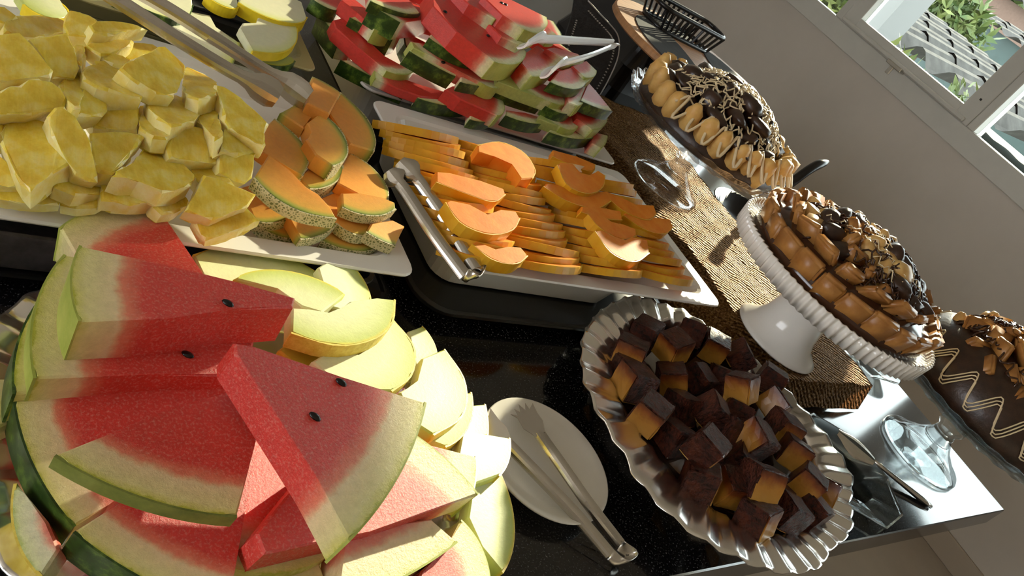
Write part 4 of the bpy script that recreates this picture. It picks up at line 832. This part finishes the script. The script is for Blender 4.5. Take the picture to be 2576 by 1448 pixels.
# hidden body of the pile
rnd = random.Random(9)
gen = slab_bm([(0.0, 0.0), (0.16, -0.03), (0.165, 0.0), (0.16, 0.03)], 0.022, 0.001)
gen_o = obj('gen', gen, M['wm_s']); GD = gen_o.data; bpy.data.objects.remove(gen_o)
gr = obj('genr', slab_bm([(0.16, -0.0305), (0.1625, -.0305), (0.1668, 0), (0.1625, .0305), (0.16, .0305), (0.164, 0)], 0.0218, 0, -.0001), M['rind_dark']); GR = gr.data; bpy.data.objects.remove(gr)
for k in range(8):
    px_, py_ = 0.70 + 0.22 * (k % 2) + rnd.uniform(-.01, .01), 0.975 + 0.066 * (k // 2)
    z = WMD(Vector((px_, py_, 0))) - 0.030 - 0.006 * (k % 2)
    a_ = rnd.uniform(-0.1, 0.1) + (0 if k % 2 else math.pi)
    o = share(GD, WM, None, Matrix.Translation((px_ - 0.08 * math.cos(a_), py_ - 0.08 * math.sin(a_), max(z, 0.088))) @ Matrix.Rotation(a_, 4, 'Z') @ Matrix.Rotation(rnd.uniform(-.25, .25), 4, 'X'))
    o['melon_radius'] = 0.165; tag(o, 'watermelon wedge buried inside the pile on the far tray', 'watermelon', 'buried watermelon wedges'); share(GR, 'rind', o)
V('dark-rinded watermelon wedge at the far left foot of the pile', [(803, 32), (832, 61), (856, 98)], [(890, 108), (839, 40)], -1.5, (-.1, 0), 0.032)
V('long red watermelon stick running down to the left front of the pile', [(1040, 179), (1010, 187), (972, 178)], [(905, 122), (845, 70), (838, 50), (864, 43), (968, 143)], 0.6, (0, -.1), 0.022, rind='rind_pale')
V('watermelon wedge with a long dark rind at the left front corner', [(857, 150), (935, 190), (1022, 232)], [(1022, 220), (945, 178), (905, 155), (875, 150)], -1.5, (0, -.05), 0.022)
V('watermelon wedge with a slanting dark rind left of the red stick', [(880, 43), (932, 68), (990, 94)], [(1010, 88), (960, 62), (900, 38)], 0.5, (-.05, 0), 0.032)
V('watermelon wedge showing rind and pink front at the upper left', [(935, 12), (974, 35), (1007, 56)], [(1075, 48), (1098, 38), (1056, 18), (1000, 0)], 2.2, (0, 0), 0.03)
V('topmost left watermelon wedge with a pale face', [(932, 2), (985, 24), (1057, 33)], [(1035, 5), (1000, -25), (930, -25)], 3.4, (0, 0), 0.016)
V('narrow watermelon stick beside the upper left wedge', [(988, 76), (965, 81), (942, 72)], [(900, 30), (858, 0), (868, -15), (890, -5), (950, 45)], 1.2, (0, 0), 0.022, rind='rind_pale')
V('dark watermelon rind at the far left picture top', [(785, -5), (815, 15), (850, 25)], [(880, 20), (870, -20), (800, -25)], -0.5, (0, 0), 0.02)
V('watermelon wedge with a green band in the left centre of the pile', [(1079, 94), (1140, 132), (1205, 153)], [(1160, 112), (1094, 72)], 2.6, (0, -.1), 0.017)
V('red watermelon stick pointing right in the centre front', [(1255, 199), (1230, 213), (1207, 204)], [(1120, 160), (1040, 120), (1033, 104), (1070, 108), (1120, 148), (1195, 167)], 1.4, (0, -.1), 0.022, rind='rind_pale', seeds=[(1115, 157)])
V('watermelon wedge with speckled rind left of the centre', [(1030, 128), (1089, 160), (1146, 192)], [(1152, 184), (1100, 152), (1042, 118)], 1.6, (0, -.2), 0.026)
V('flat pink watermelon slice at the front of the pile', [(945, 197), (944, 188), (943, 178)], [(984, 186), (1062, 215), (1141, 236), (1136, 250), (1060, 243), (1000, 222)], -0.2, (0, -.05), 0.014, rind='rind_pale')
V('watermelon wedge with green rind lying on the front rim', [(1050, 246), (1115, 264), (1187, 267)], [(1190, 258), (1120, 246), (1052, 238)], -1.6, (0, -.1), 0.02)
V('short watermelon end with speckled yellow-green rind', [(1158, 206), (1195, 214), (1236, 216)], [(1240, 206), (1200, 192), (1160, 192)], 0.8, (0, -.1), 0.022)
V('red watermelon wedge with pale end near the front centre', [(1262, 248), (1269, 270), (1250, 290)], [(1160, 250), (1120, 224), (1140, 215), (1200, 232)], -0.2, (0, -.1), 0.024, rind='rind_pale')
V('small watermelon end on the front rim below the red wedge', [(1182, 300), (1215, 306), (1248, 296)], [(1250, 284), (1185, 268)], -1.8, (0, -.1), 0.016)
V('large red watermelon wedge sloping down the middle of the pile', [(1323, 128), (1305, 157), (1243, 155)], [(1150, 80), (1090, 15), (1085, -30), (1160, -30), (1200, 15), (1262, 62)], 3.2, (.05, -.1), 0.032, rind='rind_pale', seeds=[(1228, 90), (1120, 30), (1185, 45)])
V('red watermelon stick lying behind the large central wedge', [(1264, 38), (1258, 47), (1245, 48)], [(1180, 10), (1140, -25), (1190, -25), (1235, 12)], 3.8, (0, 0), 0.022, rind=None)
V('ragged red watermelon slice right of the large central wedge', [(1322, 92), (1320, 104), (1308, 112)], [(1262, 92), (1225, 55), (1220, 32), (1240, 25), (1268, 40)], 3.0, (0, 0), 0.022, rind=None, seeds=[(1282, 72)])
V('watermelon wedge with a pale blunt end at the top right', [(1374, 42), (1376, 62), (1352, 82), (1318, 74)], [(1265, 38), (1215, -10), (1240, -30), (1285, 0)], 3.4, (.05, 0), 0.03, rind='rind_pale', seeds=[(1272, 12), (1262, 8)])
V('small pale watermelon corner behind the plastic tongs', [(1404, 90), (1398, 96), (1380, 96)], [(1355, 80), (1374, 64)], 1.8, (0, 0), 0.016, rind='rind_pale')
V('watermelon wedge between the two arms of the plastic tongs', [(1412, 152), (1378, 186), (1338, 192)], [(1312, 158), (1318, 135), (1352, 113)], 2.0, (.05, -.1), 0.03, rind='rind_pale')
V('pink watermelon sliver under the upper plastic tong arm', [(1472, 150), (1452, 154), (1425, 153)], [(1372, 122), (1392, 118), (1452, 134)], 1.0, (0, 0), 0.018, rind=None)
V('watermelon slice with pale rind right of the lower tong arm', [(1384, 206), (1430, 222), (1474, 206)], [(1496, 190), (1440, 168), (1405, 178)], 2.0, (0, -.1), 0.018)
V('watermelon end at the right edge under the lower tong arm', [(1500, 176), (1492, 192), (1470, 194)], [(1438, 165), (1475, 152)], 1.2, (0, 0), 0.02, rind='rind_pale')
V('long watermelon stick pointing down right in the centre', [(1434, 250), (1418, 263), (1388, 257)], [(1310, 228), (1252, 205), (1250, 186), (1310, 192), (1382, 215)], 1.0, (0, -.12), 0.02, rind='rind_pale', seeds=[(1312, 199)])
V('shaded watermelon wedge with dark rind under the long stick', [(1253, 214), (1310, 236), (1372, 255)], [(1376, 244), (1310, 222), (1255, 206)], 0, (0, -.15), 0.028)
V('watermelon end with a grey-green rind right of the dark one', [(1370, 264), (1405, 282), (1442, 276)], [(1445, 258), (1400, 250), (1372, 248)], 0, (0, -.1), 0.02)
V('pale watermelon corner standing on the right of the pile', [(1478, 214), (1476, 245), (1452, 266)], [(1428, 258), (1425, 230)], 1.0, (0, 0), 0.022, rind='rind_pale')
V('watermelon wedge at the right edge with a broad dark rind', [(1541, 279), (1503, 270), (1460, 252)], [(1480, 206), (1502, 232)], 0.8, (.05, -.05), 0.02)
V('watermelon wedge second from the bottom at the right edge', [(1528, 296), (1516, 318), (1490, 326)], [(1450, 298), (1445, 272), (1490, 280)], -0.6, (.05, -.1), 0.02, rind='rind_pale')
V('watermelon wedge lying low in the shade of the front centre', [(1272, 290), (1320, 306), (1374, 310)], [(1362, 295), (1320, 282), (1275, 276)], -1.4, (0, -.1), 0.02)
V('red watermelon wedge low in the right front', [(1454, 315), (1445, 326), (1410, 318)], [(1355, 298), (1360, 284), (1438, 294)], -0.8, (0, -.1), 0.018, rind='rind_pale')
V('watermelon wedge with striped rind at the front right of the tray', [(1382, 332), (1435, 347), (1492, 345)], [(1494, 332), (1450, 318), (1386, 318)], -1.8, (0, -.1), 0.022)
V('small watermelon end in the right front corner of the tray', [(1528, 340), (1524, 358), (1512, 372)], [(1488, 360), (1488, 330)], -1.6, (.05, 0), 0.022, rind='rind_pale')
wedge('melon_piece', 'yellow melon piece wedged among the watermelon', 'melon', [(1206, 150), (1235, 157), (1262, 160)], [(1262, 178), (1230, 176), (1204, 166)], on_mound(1235, 165, WMD, 0.012), (0, -.2), 0.014, 'honeydew', 'rind_yellow')
# plastic tongs stuck in the pile
M['clear_plastic'] = mat('white_glossy_plastic', (0.82, 0.83, 0.84), 0.15, spec=0.6)
c1 = [at(1535, 112, .235), at(1460, 108, .235), at(1380, 104, .238), at(1350, 105, .238), at(1318, 118, .236)]
c2 = [at(1536, 122, .228), at(1480, 145, .225), at(1430, 160, .222), at(1405, 168, .221), at(1376, 192, .219)]
Wc = lambda f: 0.010 + (0.008 * math.sin(math.pi * min(1, (f - 0.62) / 0.38 + .05)) if f > 0.62 else 0)
tongs('white plastic tongs stuck into the watermelon pile', [c1, c2], [c1[0], at(1545, 114, .233), at(1545, 120, .23), c2[0]], Wc, M['clear_plastic'], side=[Vector((0.1, -0.45, 0.9)).normalized()] * 2, th=0.003)

# ---- griddle and melon slices on the far left tray
gd_ = tag(empty('griddle', (0.33, 1.08, 0.062)), 'black ribbed griddle lying in the yellow-shaded white tray', 'griddle')
obj('plate', slab_bm(rrect(-.21, .10, -.115, .13, .03), 0.012, 0.003, 0.016), M['black_matte'], gd_)
for k in range(9): box('rib', -.20, .09, -.10 + k * .026, -.094 + k * .026, .016, .0195, M['black_matte'], gd_, 0.001)
GZ = 0.088
M['whitefleshed'] = melon_mat('white_melon_flesh', [(0.0, (0.66, 0.58, 0.06)), (0.06, (0.70, 0.72, 0.28)), (0.3, (0.78, 0.77, 0.52)), (1.0, (0.76, 0.74, 0.52))], 0.05, wob=0.002, nscale=60, rough=0.35, bmp=0.08, sss=0.15, var=0.04)
M['rind_bright'] = mat('bright_yellow_rind', (0.78, 0.58, 0.02), 0.35, var=0.1, vscale=40)
def G(label, arc, cor, z=GZ, rind='rind_pale', th=0.018, n=(0, 0), fl='whitefleshed'): return wedge('melon_slice', label, 'melon', arc, cor, z, n, th, fl, rind)
G('green-rinded melon slice with dark seam beside the steel tongs', [(485, 12), (470, 40), (420, 44), (290, -12)], [(300, -35), (480, -35)], 0.108, 'rind_dark', 0.014)
G('pale melon slice half behind the tong arm', [(600, 105), (598, 128), (588, 142)], [(430, 66), (480, 28), (530, 38), (540, 68)], 0.100, 'rind_pale', 0.016)
G('notched white melon slice with bright yellow rind on the griddle', [(748, 70), (742, 108), (705, 132), (635, 128)], [(602, 70), (612, 56), (648, 60), (650, 42), (680, 33), (735, 50)], 0.110, 'rind_bright', 0.012, (0, -.05))
G('yellow melon slice leaning over the far tray edge', [(600, 5), (680, 45), (772, 42)], [(760, 5), (700, -25), (610, -25)], 0.116, 'rind_bright', 0.016)
G('yellow melon end at the top of the picture', [(520, -15), (560, 14), (600, 14)], [(595, -25), (530, -30)], 0.112, 'rind_bright', 0.014)
G('striped green melon rind lying on the yellow-shaded white tray', [(600, 132), (680, 162), (742, 152)], [(735, 142), (660, 132), (612, 122)], 0.092, 'rind_dark', 0.010, fl='honeydew')
G('yellow melon slice at the top left behind the pineapple', [(60, 10), (80, 26), (150, 5)], [(140, -20), (40, -20)], 0.100, 'rind_bright', 0.012, fl='honeydew')

# ---- caramel pudding cubes
cus = bpy.data.materials.new('baked_custard'); nt, b = nodes(cus)
tc = nt.nodes.new('ShaderNodeTexCoord'); sp_ = nt.nodes.new('ShaderNodeSeparateXYZ'); nt.links.new(tc.outputs['Object'], sp_.inputs[0])
t = noise(nt, 60, 4); mm = nt.nodes.new('ShaderNodeMath'); mm.operation = 'MULTIPLY_ADD'; nt.links.new(t.outputs[0], mm.inputs[0]); mm.inputs[1].default_value = 0.022; nt.links.new(sp_.outputs[2], mm.inputs[2])
mr = nt.nodes.new('ShaderNodeMapRange'); mr.inputs[1].default_value = -0.010; mr.inputs[2].default_value = 0.030; nt.links.new(mm.outputs[0], mr.inputs[0])
r = ramp(nt, [(0.0, (0.46, 0.24, 0.045)), (0.5, (0.40, 0.18, 0.028)), (0.8, (0.18, 0.045, 0.010)), (1.0, (0.05, 0.010, 0.004))]); nt.links.new(mr.outputs[0], r.inputs[0]); nt.links.new(r.outputs[0], b.inputs['Base Color'])
b.inputs['Roughness'].default_value = 0.3; bump(nt, b, t.outputs[0], 0.15, 0.002)
M['custard'] = cus
M['caramel'] = mat('burnt_caramel', (0.024, 0.005, 0.003), 0.22, col2=(0.085, 0.017, 0.007), vscale=55, bmp=0.9, bscale=230, bdist=0.006, spec=0.45)
syr = tag(obj('caramel_syrup', slab_bm([(DC[0] + dri(t_)[0] * .885 * math.cos(t_), DC[1] + dri(t_)[0] * .885 * math.sin(t_)) for t_ in [2 * math.pi * k / 60 for k in range(60)]], 0.018, 0, 0.025), mat('caramel_syrup', (0.02, 0.005, 0.002), 0.08, spec=0.7)), 'dark caramel syrup pooled in the foil dish', 'syrup')
def cube_mesh(s, dark):
    bm = bmesh.new(); bmesh.ops.create_cube(bm, size=s)
    bmesh.ops.subdivide_edges(bm, edges=bm.edges, cuts=3, use_grid_fill=True)
    rr = random.Random(int(s * 99999))
    bmesh.ops.bevel(bm, geom=[e for e in bm.edges if len(e.link_faces) == 2 and e.calc_face_angle() > 1], offset=s * 0.05, segments=2, affect='EDGES')
    for v in bm.verts: v.co += Vector((rr.uniform(-1, 1), rr.uniform(-1, 1), rr.uniform(-1, 1))) * s * 0.014
    for f in bm.faces:
        c = f.calc_center_median() / s; f.material_index = 1 if any((c.x, c.y, c.z)['xyz'.index(d[1])] * (1 if d[0] == '+' else -1) > 0.455 for d in dark) else 0
    o = obj('cube_proto', bm, [M['custard'], M['caramel']]); d = o.data; bpy.data.objects.remove(o); return d
CM = [cube_mesh(0.0385, ('+z', '+x', '+y')), cube_mesh(0.0395, ('+z', '+x', '+y', '-x')), cube_mesh(0.0415, ('+z', '+x', '+y', '-y')), cube_mesh(0.038, ('+z', '+x', '+y', '-x', '-y'))]
cubes = [  # px, py, height of centre, yaw, lean x, lean y, label
 (1625, 838, .040, .5, .5, -.3, 'all-dark pudding cube at the far end of the dish'), (1582, 890, .044, .3, .35, .1, 'pudding cube at the far left with a yellow left face'),
 (1694, 872, .062, .65, .75, -.3, 'pudding cube tipped to show a yellow square face at the far end'), (1740, 838, .044, .2, .5, .2, 'dark pudding cube beside the tipped yellow one'),
 (1795, 872, .046, .7, .6, -.3, 'pale pudding cube at the far right'), (1595, 962, .046, .25, .3, 0, 'broad dark-topped pudding cube at the left rim'),
 (1688, 955, .040, .6, .8, -.4, 'speckled pudding cube in the shaded middle'), (1755, 955, .034, .3, .3, .3, 'dark pudding cube deep in the far middle'), (1812, 955, .036, .9, .4, .2, 'dark pudding cube behind the small pale one'),
 (1860, 895, .048, .5, .2, .4, 'dark pudding cube at the far right rim'), (1865, 975, .068, .75, .9, -.35, 'pale speckled pudding cube facing the front on the right'),
 (1938, 955, .058, .5, .5, .2, 'pudding cube by the right rim below the gold runner'), (1635, 1040, .052, .2, .3, 0, 'wide pudding cube with glossy top at the left rim'),
 (1712, 1025, .040, .4, .4, .1, 'dark pudding cube right of the wide left one'), (1790, 1035, .056, .8, .3, .3, 'reddish pudding cube in the middle of the dish'),
 (1850, 1045, .044, .5, .5, .3, 'dark pudding cube right of the reddish one'), (1945, 1015, .058, .55, .2, .5, 'pudding cube with frosty top at the right rim'),
 (1968, 1078, .056, .6, .4, .35, 'pudding cube with an orange corner at the right rim'), (1690, 1100, .036, .3, .3, .2, 'dark sunken pudding cube at the left of the middle'),
 (1776, 1125, .072, .55, .45, 0, 'large pudding cube with glittering top in the middle'), (1835, 1085, .050, .6, .3, .4, 'dark glossy pudding cube behind the large middle one'),
 (1900, 1105, .066, .35, .3, .25, 'pudding cube with a broad flat top right of the middle'), (1995, 1140, .058, .5, .35, .4, 'pudding cube with frosty top at the right'),
 (1760, 1205, .046, .55, .55, 0, 'pudding cube with yellow front at the left near rim'), (1838, 1225, .046, .2, .3, -.1, 'tall brown pudding cube near the lower rim'),
 (1912, 1212, .070, .65, .45, .1, 'pudding cube with pale left face and frosty top near the front'), (2030, 1215, .060, .5, .6, .1, 'big pudding cube at the right rim with yellow front'),
 (1905, 1300, .048, .5, .45, 0, 'front pudding cube with a wide yellow face'), (1985, 1290, .046, .7, .3, .4, 'dark glossy pudding cube at the near end'),
 (2042, 1285, .042, .4, .4, .3, 'small dark pudding cube at the near right rim'), (2072, 1235, .036, .3, .5, .2, 'pudding cube corner at the right rim near the front'), (1855, 1160, .040, .3, .2, .2, 'dark pudding cube sunk below the broad flat one'),
 (1570, 925, .032, .2, .3, 0, 'dark pudding cube low at the left rim'), (1950, 1255, .036, .4, .2, .3, 'dark pudding cube under the frosty front one')]
for k, (px, py, z, yaw, lx, ly, lab) in enumerate(cubes):
    p = at(px, py, z)
    o = share(CM[3 if ('dark' in lab or 'reddish' in lab) and 'topped' not in lab else (0, 2, 0, 1)[k % 4]], 'pudding_cube', None, Matrix.Translation(p) @ Matrix.Rotation(ly * .8 + 0.12 * math.sin(k * 5.1), 4, 'Y') @ Matrix.Rotation(-lx * .5 + .3 * math.sin(k * 3.7), 4, 'X') @ Matrix.Rotation(yaw + .5 * math.sin(k * 2.3), 4, 'Z'))
    tag(o, lab, 'pudding', 'caramel pudding cubes in the foil dish')
# ================================================================ desserts on the stands
M['choc'] = mat('dark_chocolate', (0.034, 0.015, 0.008), 0.33, var=0.4, vscale=60, bmp=0.4, bscale=90, spec=0.6)
M['milk_choc'] = mat('chocolate_sauce', (0.05, 0.018, 0.008), 0.12, spec=0.6)
M['white_choc'] = mat('white_chocolate', (0.72, 0.58, 0.36), 0.35)
M['biscuit'] = mat('golden_biscuit', (0.62, 0.34, 0.09), 0.45, col2=(0.78, 0.52, 0.18), vscale=35, bmp=0.3, bscale=120, sss=0.1)
M['caramel_bis'] = mat('caramel_pastry', (0.30, 0.115, 0.025), 0.35, col2=(0.48, 0.23, 0.06), vscale=30, bmp=0.2, bscale=100)
M['banana'] = mat('banana_flesh', (0.66, 0.44, 0.16), 0.4, col2=(0.50, 0.26, 0.07), vscale=30, sss=0.1)
M['cream'] = mat('vanilla_cream', (0.62, 0.42, 0.22), 0.4, var=0.1)
def lump(rnd, s, ax=(1, 1, 1), rough=0.16):
    bm = bmesh.new(); bmesh.ops.create_icosphere(bm, subdivisions=2, radius=1)
    ph = [rnd.uniform(0, 6.28) for _ in range(6)]
    for v in bm.verts:
        n = v.co.normalized(); f = 1 + rough * (math.sin(3 * n.x + ph[0]) + math.sin(4 * n.y + ph[1]) + math.sin(4 * n.z + ph[2])) / 1.5
        v.co = Vector((n.x * ax[0], n.y * ax[1], n.z * ax[2])) * s * f
    return bm
def proto(bm, m, smooth=True):
    o = obj('proto', bm, m, smooth=smooth); d = o.data; bpy.data.objects.remove(o); return d
def dome_fn(r, h, flat=2.2): return lambda x, y: h * max(0.0, 1 - (math.hypot(x, y) / r) ** flat)
def drizzle(rnd, f, r, n, amp, turns, rad, z0):
    bm = bmesh.new()
    for _ in range(n):
        a = rnd.uniform(0, 6.28); q = r * .92 * math.sqrt(rnd.random()); cx, cy = q * math.cos(a), q * math.sin(a); d = rnd.uniform(0, 3.14); L = rnd.uniform(.04, .09); pts = []
        for k in range(turns * 6):
            s = k / (turns * 6 - 1) - .5; w_ = amp * math.sin(turns * 3.14 * (s + .5) * 2)
            x = cx + L * s * math.cos(d) - w_ * math.sin(d); y = cy + L * s * math.sin(d) + w_ * math.cos(d)
            if math.hypot(x, y) > r: continue
            pts.append((x, y, z0 + f(x, y) + 0.010 + rnd.uniform(-.003, .005)))
        if len(pts) > 4: tube(bm, pts, rad, 5)
    return bm
def put(t, name, data, p, rz, rx, sc=1.0, ry=0.0):
    return share(data, name, t, Matrix.Translation(p) @ Matrix.Rotation(rz, 4, 'Z') @ Matrix.Rotation(ry, 4, 'Y') @ Matrix.Rotation(rx, 4, 'X') @ Matrix.Scale(sc, 4))
def capsule(L, r, ridges=0, n=10):
    bm = bmesh.new(); prof = []
    for k in range(9):
        u = k / 8; prof.append((max(1e-5, r * math.sin(math.pi * (0.04 + .92 * u)) ** .45 * (1 + (0.10 * math.sin(u * 19) if ridges else 0))), L * (u - .5)))
    prof = [(0.0, prof[0][1] - .001)] + prof + [(0.0, prof[-1][1] + .001)]
    return lathe(bm, prof, n)
PZ1, PZ2, PZ3 = 0.178, 0.190, 0.142
# 1: biscuits round a heap of chocolate pieces
rnd = random.Random(21)
d1 = tag(empty('biscuit_dessert', (S1.x, S1.y, PZ1 + .001)), 'dessert ringed with golden biscuits and heaped with dark chocolate pieces', 'dessert')
f1 = dome_fn(0.160, 0.088)
obj('cream_base', lathe(bmesh.new(), [(0, 0), (0.160, 0), (0.163, 0.012), (0.150, 0.030), (0.115, 0.055), (0.07, 0.074), (0, 0.082)], 48), M['choc'], d1, smooth=True)
bis = [proto(capsule(0.066, 0.0165, 1), M['biscuit']), proto(capsule(0.058, 0.018, 1), M['biscuit']), proto(lump(rnd, 0.02, (1, .9, 1.5)), M['biscuit'])]
N = 27
for k in range(N):
    a = 2 * math.pi * k / N + rnd.uniform(-.05, .05)
    put(d1, 'biscuit', bis[k % 3], Vector((0.150 * math.cos(a), 0.150 * math.sin(a), 0.034 + rnd.uniform(-.003, .006))), a + math.pi / 2 + rnd.uniform(-.2, .2), 0.30 + rnd.uniform(-.12, .12), rnd.uniform(.9, 1.1))
bm = bmesh.new(); pts = []
for k in range(27 * 10):                       # white chocolate piped in loops round the ring
    a = 2 * math.pi * k / 270 * 0.74 - 3.0; u = math.sin(k * 2 * math.pi / 11)
    pts.append((0.166 * math.cos(a) - 0.018 * u * math.cos(a) , 0.166 * math.sin(a) - 0.018 * u * math.sin(a), 0.048 + 0.020 * u))
tube(bm, pts, 0.0028, 6); obj('piped_loops', bm, M['white_choc'], d1, smooth=True)
chs = [proto(lump(rnd, 0.024, (1.3, .8, .6), .2), M['choc']), proto(lump(rnd, 0.022, (1, 1, .8), .22), M['choc']), proto(lump(rnd, 0.026, (1.5, .7, .5), .2), M['choc'])]
for k in range(44):
    q = 0.132 * math.sqrt((k + .5) / 44); a = k * 2.39996
    x, y = q * math.cos(a), q * math.sin(a)
    put(d1, 'chocolate_piece', chs[k % 3], Vector((x, y, f1(x, y) + 0.010 + rnd.uniform(-.004, .010))), rnd.uniform(0, 6.28), rnd.uniform(-.5, .5), rnd.uniform(.85, 1.15), rnd.uniform(-.4, .4))
obj('white_drizzle', drizzle(rnd, lambda x, y: f1(x, y) + .017, 0.134, 110, 0.007, 3, 0.0016, 0), M['white_choc'], d1, smooth=True)
# 2: caramel pastry blocks under chocolate sauce
rnd = random.Random(22)
d2 = tag(empty('pastry_dessert', (S2.x, S2.y, PZ2 + .001)), 'dessert of caramel pastry blocks and banana under chocolate sauce', 'dessert')
f2 = dome_fn(0.165, 0.080)
obj('cream_base', lathe(bmesh.new(), [(0, 0), (0.165, 0), (0.166, 0.015), (0.152, 0.036), (0.115, 0.055), (0.07, 0.068), (0, 0.074)], 48), M['milk_choc'], d2, smooth=True)
def blk(a, b_, c):
    bm = bmesh.new(); bx(bm, -a / 2, a / 2, -b_ / 2, b_ / 2, -c / 2, c / 2, 0.0035, 2); return bm
bl = [proto(blk(0.042, 0.014, 0.048), M['caramel_bis']), proto(blk(0.038, 0.016, 0.042), M['caramel_bis']), proto(blk(0.046, 0.013, 0.044), M['caramel_bis'])]
N = 23
for k in range(N):
    a = 2 * math.pi * k / N
    put(d2, 'pastry_block', bl[k % 3], Vector((0.160 * math.cos(a), 0.160 * math.sin(a), 0.026)), a + math.pi / 2 + rnd.uniform(-.12, .12), 0.32, rnd.uniform(.95, 1.1))
for k in range(18):
    a = 2 * math.pi * k / 18 + .1; q = 0.128
    put(d2, 'pastry_block', bl[k % 3], Vector((q * math.cos(a), q * math.sin(a), 0.054)), a + math.pi / 2 + rnd.uniform(-.4, .4), 0.7 + rnd.uniform(-.2, .2), rnd.uniform(.8, 1.05), rnd.uniform(-.3, .3))
bn = [proto(capsule(0.055, 0.014), M['banana']), proto(lump(rnd, 0.020, (1.4, .9, .8), .14), M['banana']), proto(lump(rnd, 0.021, (1.2, 1, .7), .2), M['choc']), proto(blk(0.04, .016, .03), M['caramel_bis'])]
nmz = ['banana_piece', 'banana_piece', 'chocolate_piece', 'pastry_block']
for k in range(46):
    q = 0.115 * math.sqrt((k + .5) / 46); a = k * 2.39996; x, y = q * math.cos(a), q * math.sin(a); j = (k * 7) % 4
    if x * 0.4 - y * 0.9 > 0.06: j = 2
    put(d2, nmz[j], bn[j], Vector((x, y, f2(x, y) + 0.006 + rnd.uniform(-.004, .010))), rnd.uniform(0, 6.28), rnd.uniform(-1.2, 1.2), rnd.uniform(.85, 1.1), rnd.uniform(-.5, .5))
obj('chocolate_drizzle', drizzle(rnd, lambda x, y: f2(x, y) + .012, 0.14, 44, 0.007, 3, 0.0016, 0), M['milk_choc'], d2, smooth=True)
obj('white_drizzle', drizzle(rnd, lambda x, y: f2(x, y) + .014, 0.12, 12, 0.005, 3, 0.0009, 0), M['white_choc'], d2, smooth=True)
# 3: dark glazed cake with zigzag piping and pastry on top
rnd = random.Random(23)
d3 = tag(empty('chocolate_cake', (S3.x, S3.y, PZ3 + .001)), 'dark glazed chocolate cake with zigzag cream lines and pastry on top', 'cake')
f3 = dome_fn(0.175, 0.115, 3)
obj('glazed_body', lathe(bmesh.new(), [(0, 0), (0.172, 0), (0.176, 0.02), (0.172, 0.045), (0.155, 0.075), (0.12, 0.098), (0.07, 0.11), (0, 0.114)], 64), M['choc'], d3, smooth=True)
bm = bmesh.new()
for j in range(3):
    pts = []
    for k in range(241):
        a = 2 * math.pi * k / 240; u = abs(((k / 6 + j * .12) % 2) - 1)
        u = min(1, max(0, (u - .15) / .7)); zz = 0.022 + 0.040 * u + j * 0.005
        rr = 0.177 - max(0, zz - .035) * 0.42
        pts.append((rr * math.cos(a), rr * math.sin(a), zz))
    tube(bm, pts, 0.0013, 5)
obj('zigzag_piping', bm, M['white_choc'], d3, smooth=True)
for k in range(52):
    q = 0.135 * math.sqrt((k + .5) / 52); a = k * 2.39996; x, y = q * math.cos(a), q * math.sin(a); j = (0, 3, 1, 3, 2, 0, 3, 1)[k % 8]
    put(d3, nmz[j], (bn[0], bn[1], bn[2], bl[k % 3])[j], Vector((x, y, f3(x, y) + 0.010 + rnd.uniform(-.004, .008))), rnd.uniform(0, 6.28), rnd.uniform(-1.1, 1.1), rnd.uniform(.8, 1.05), rnd.uniform(-.5, .5))
obj('chocolate_drizzle', drizzle(rnd, lambda x, y: f3(x, y) + .016, 0.14, 54, 0.007, 3, 0.0018, 0), M['milk_choc'], d3, smooth=True)
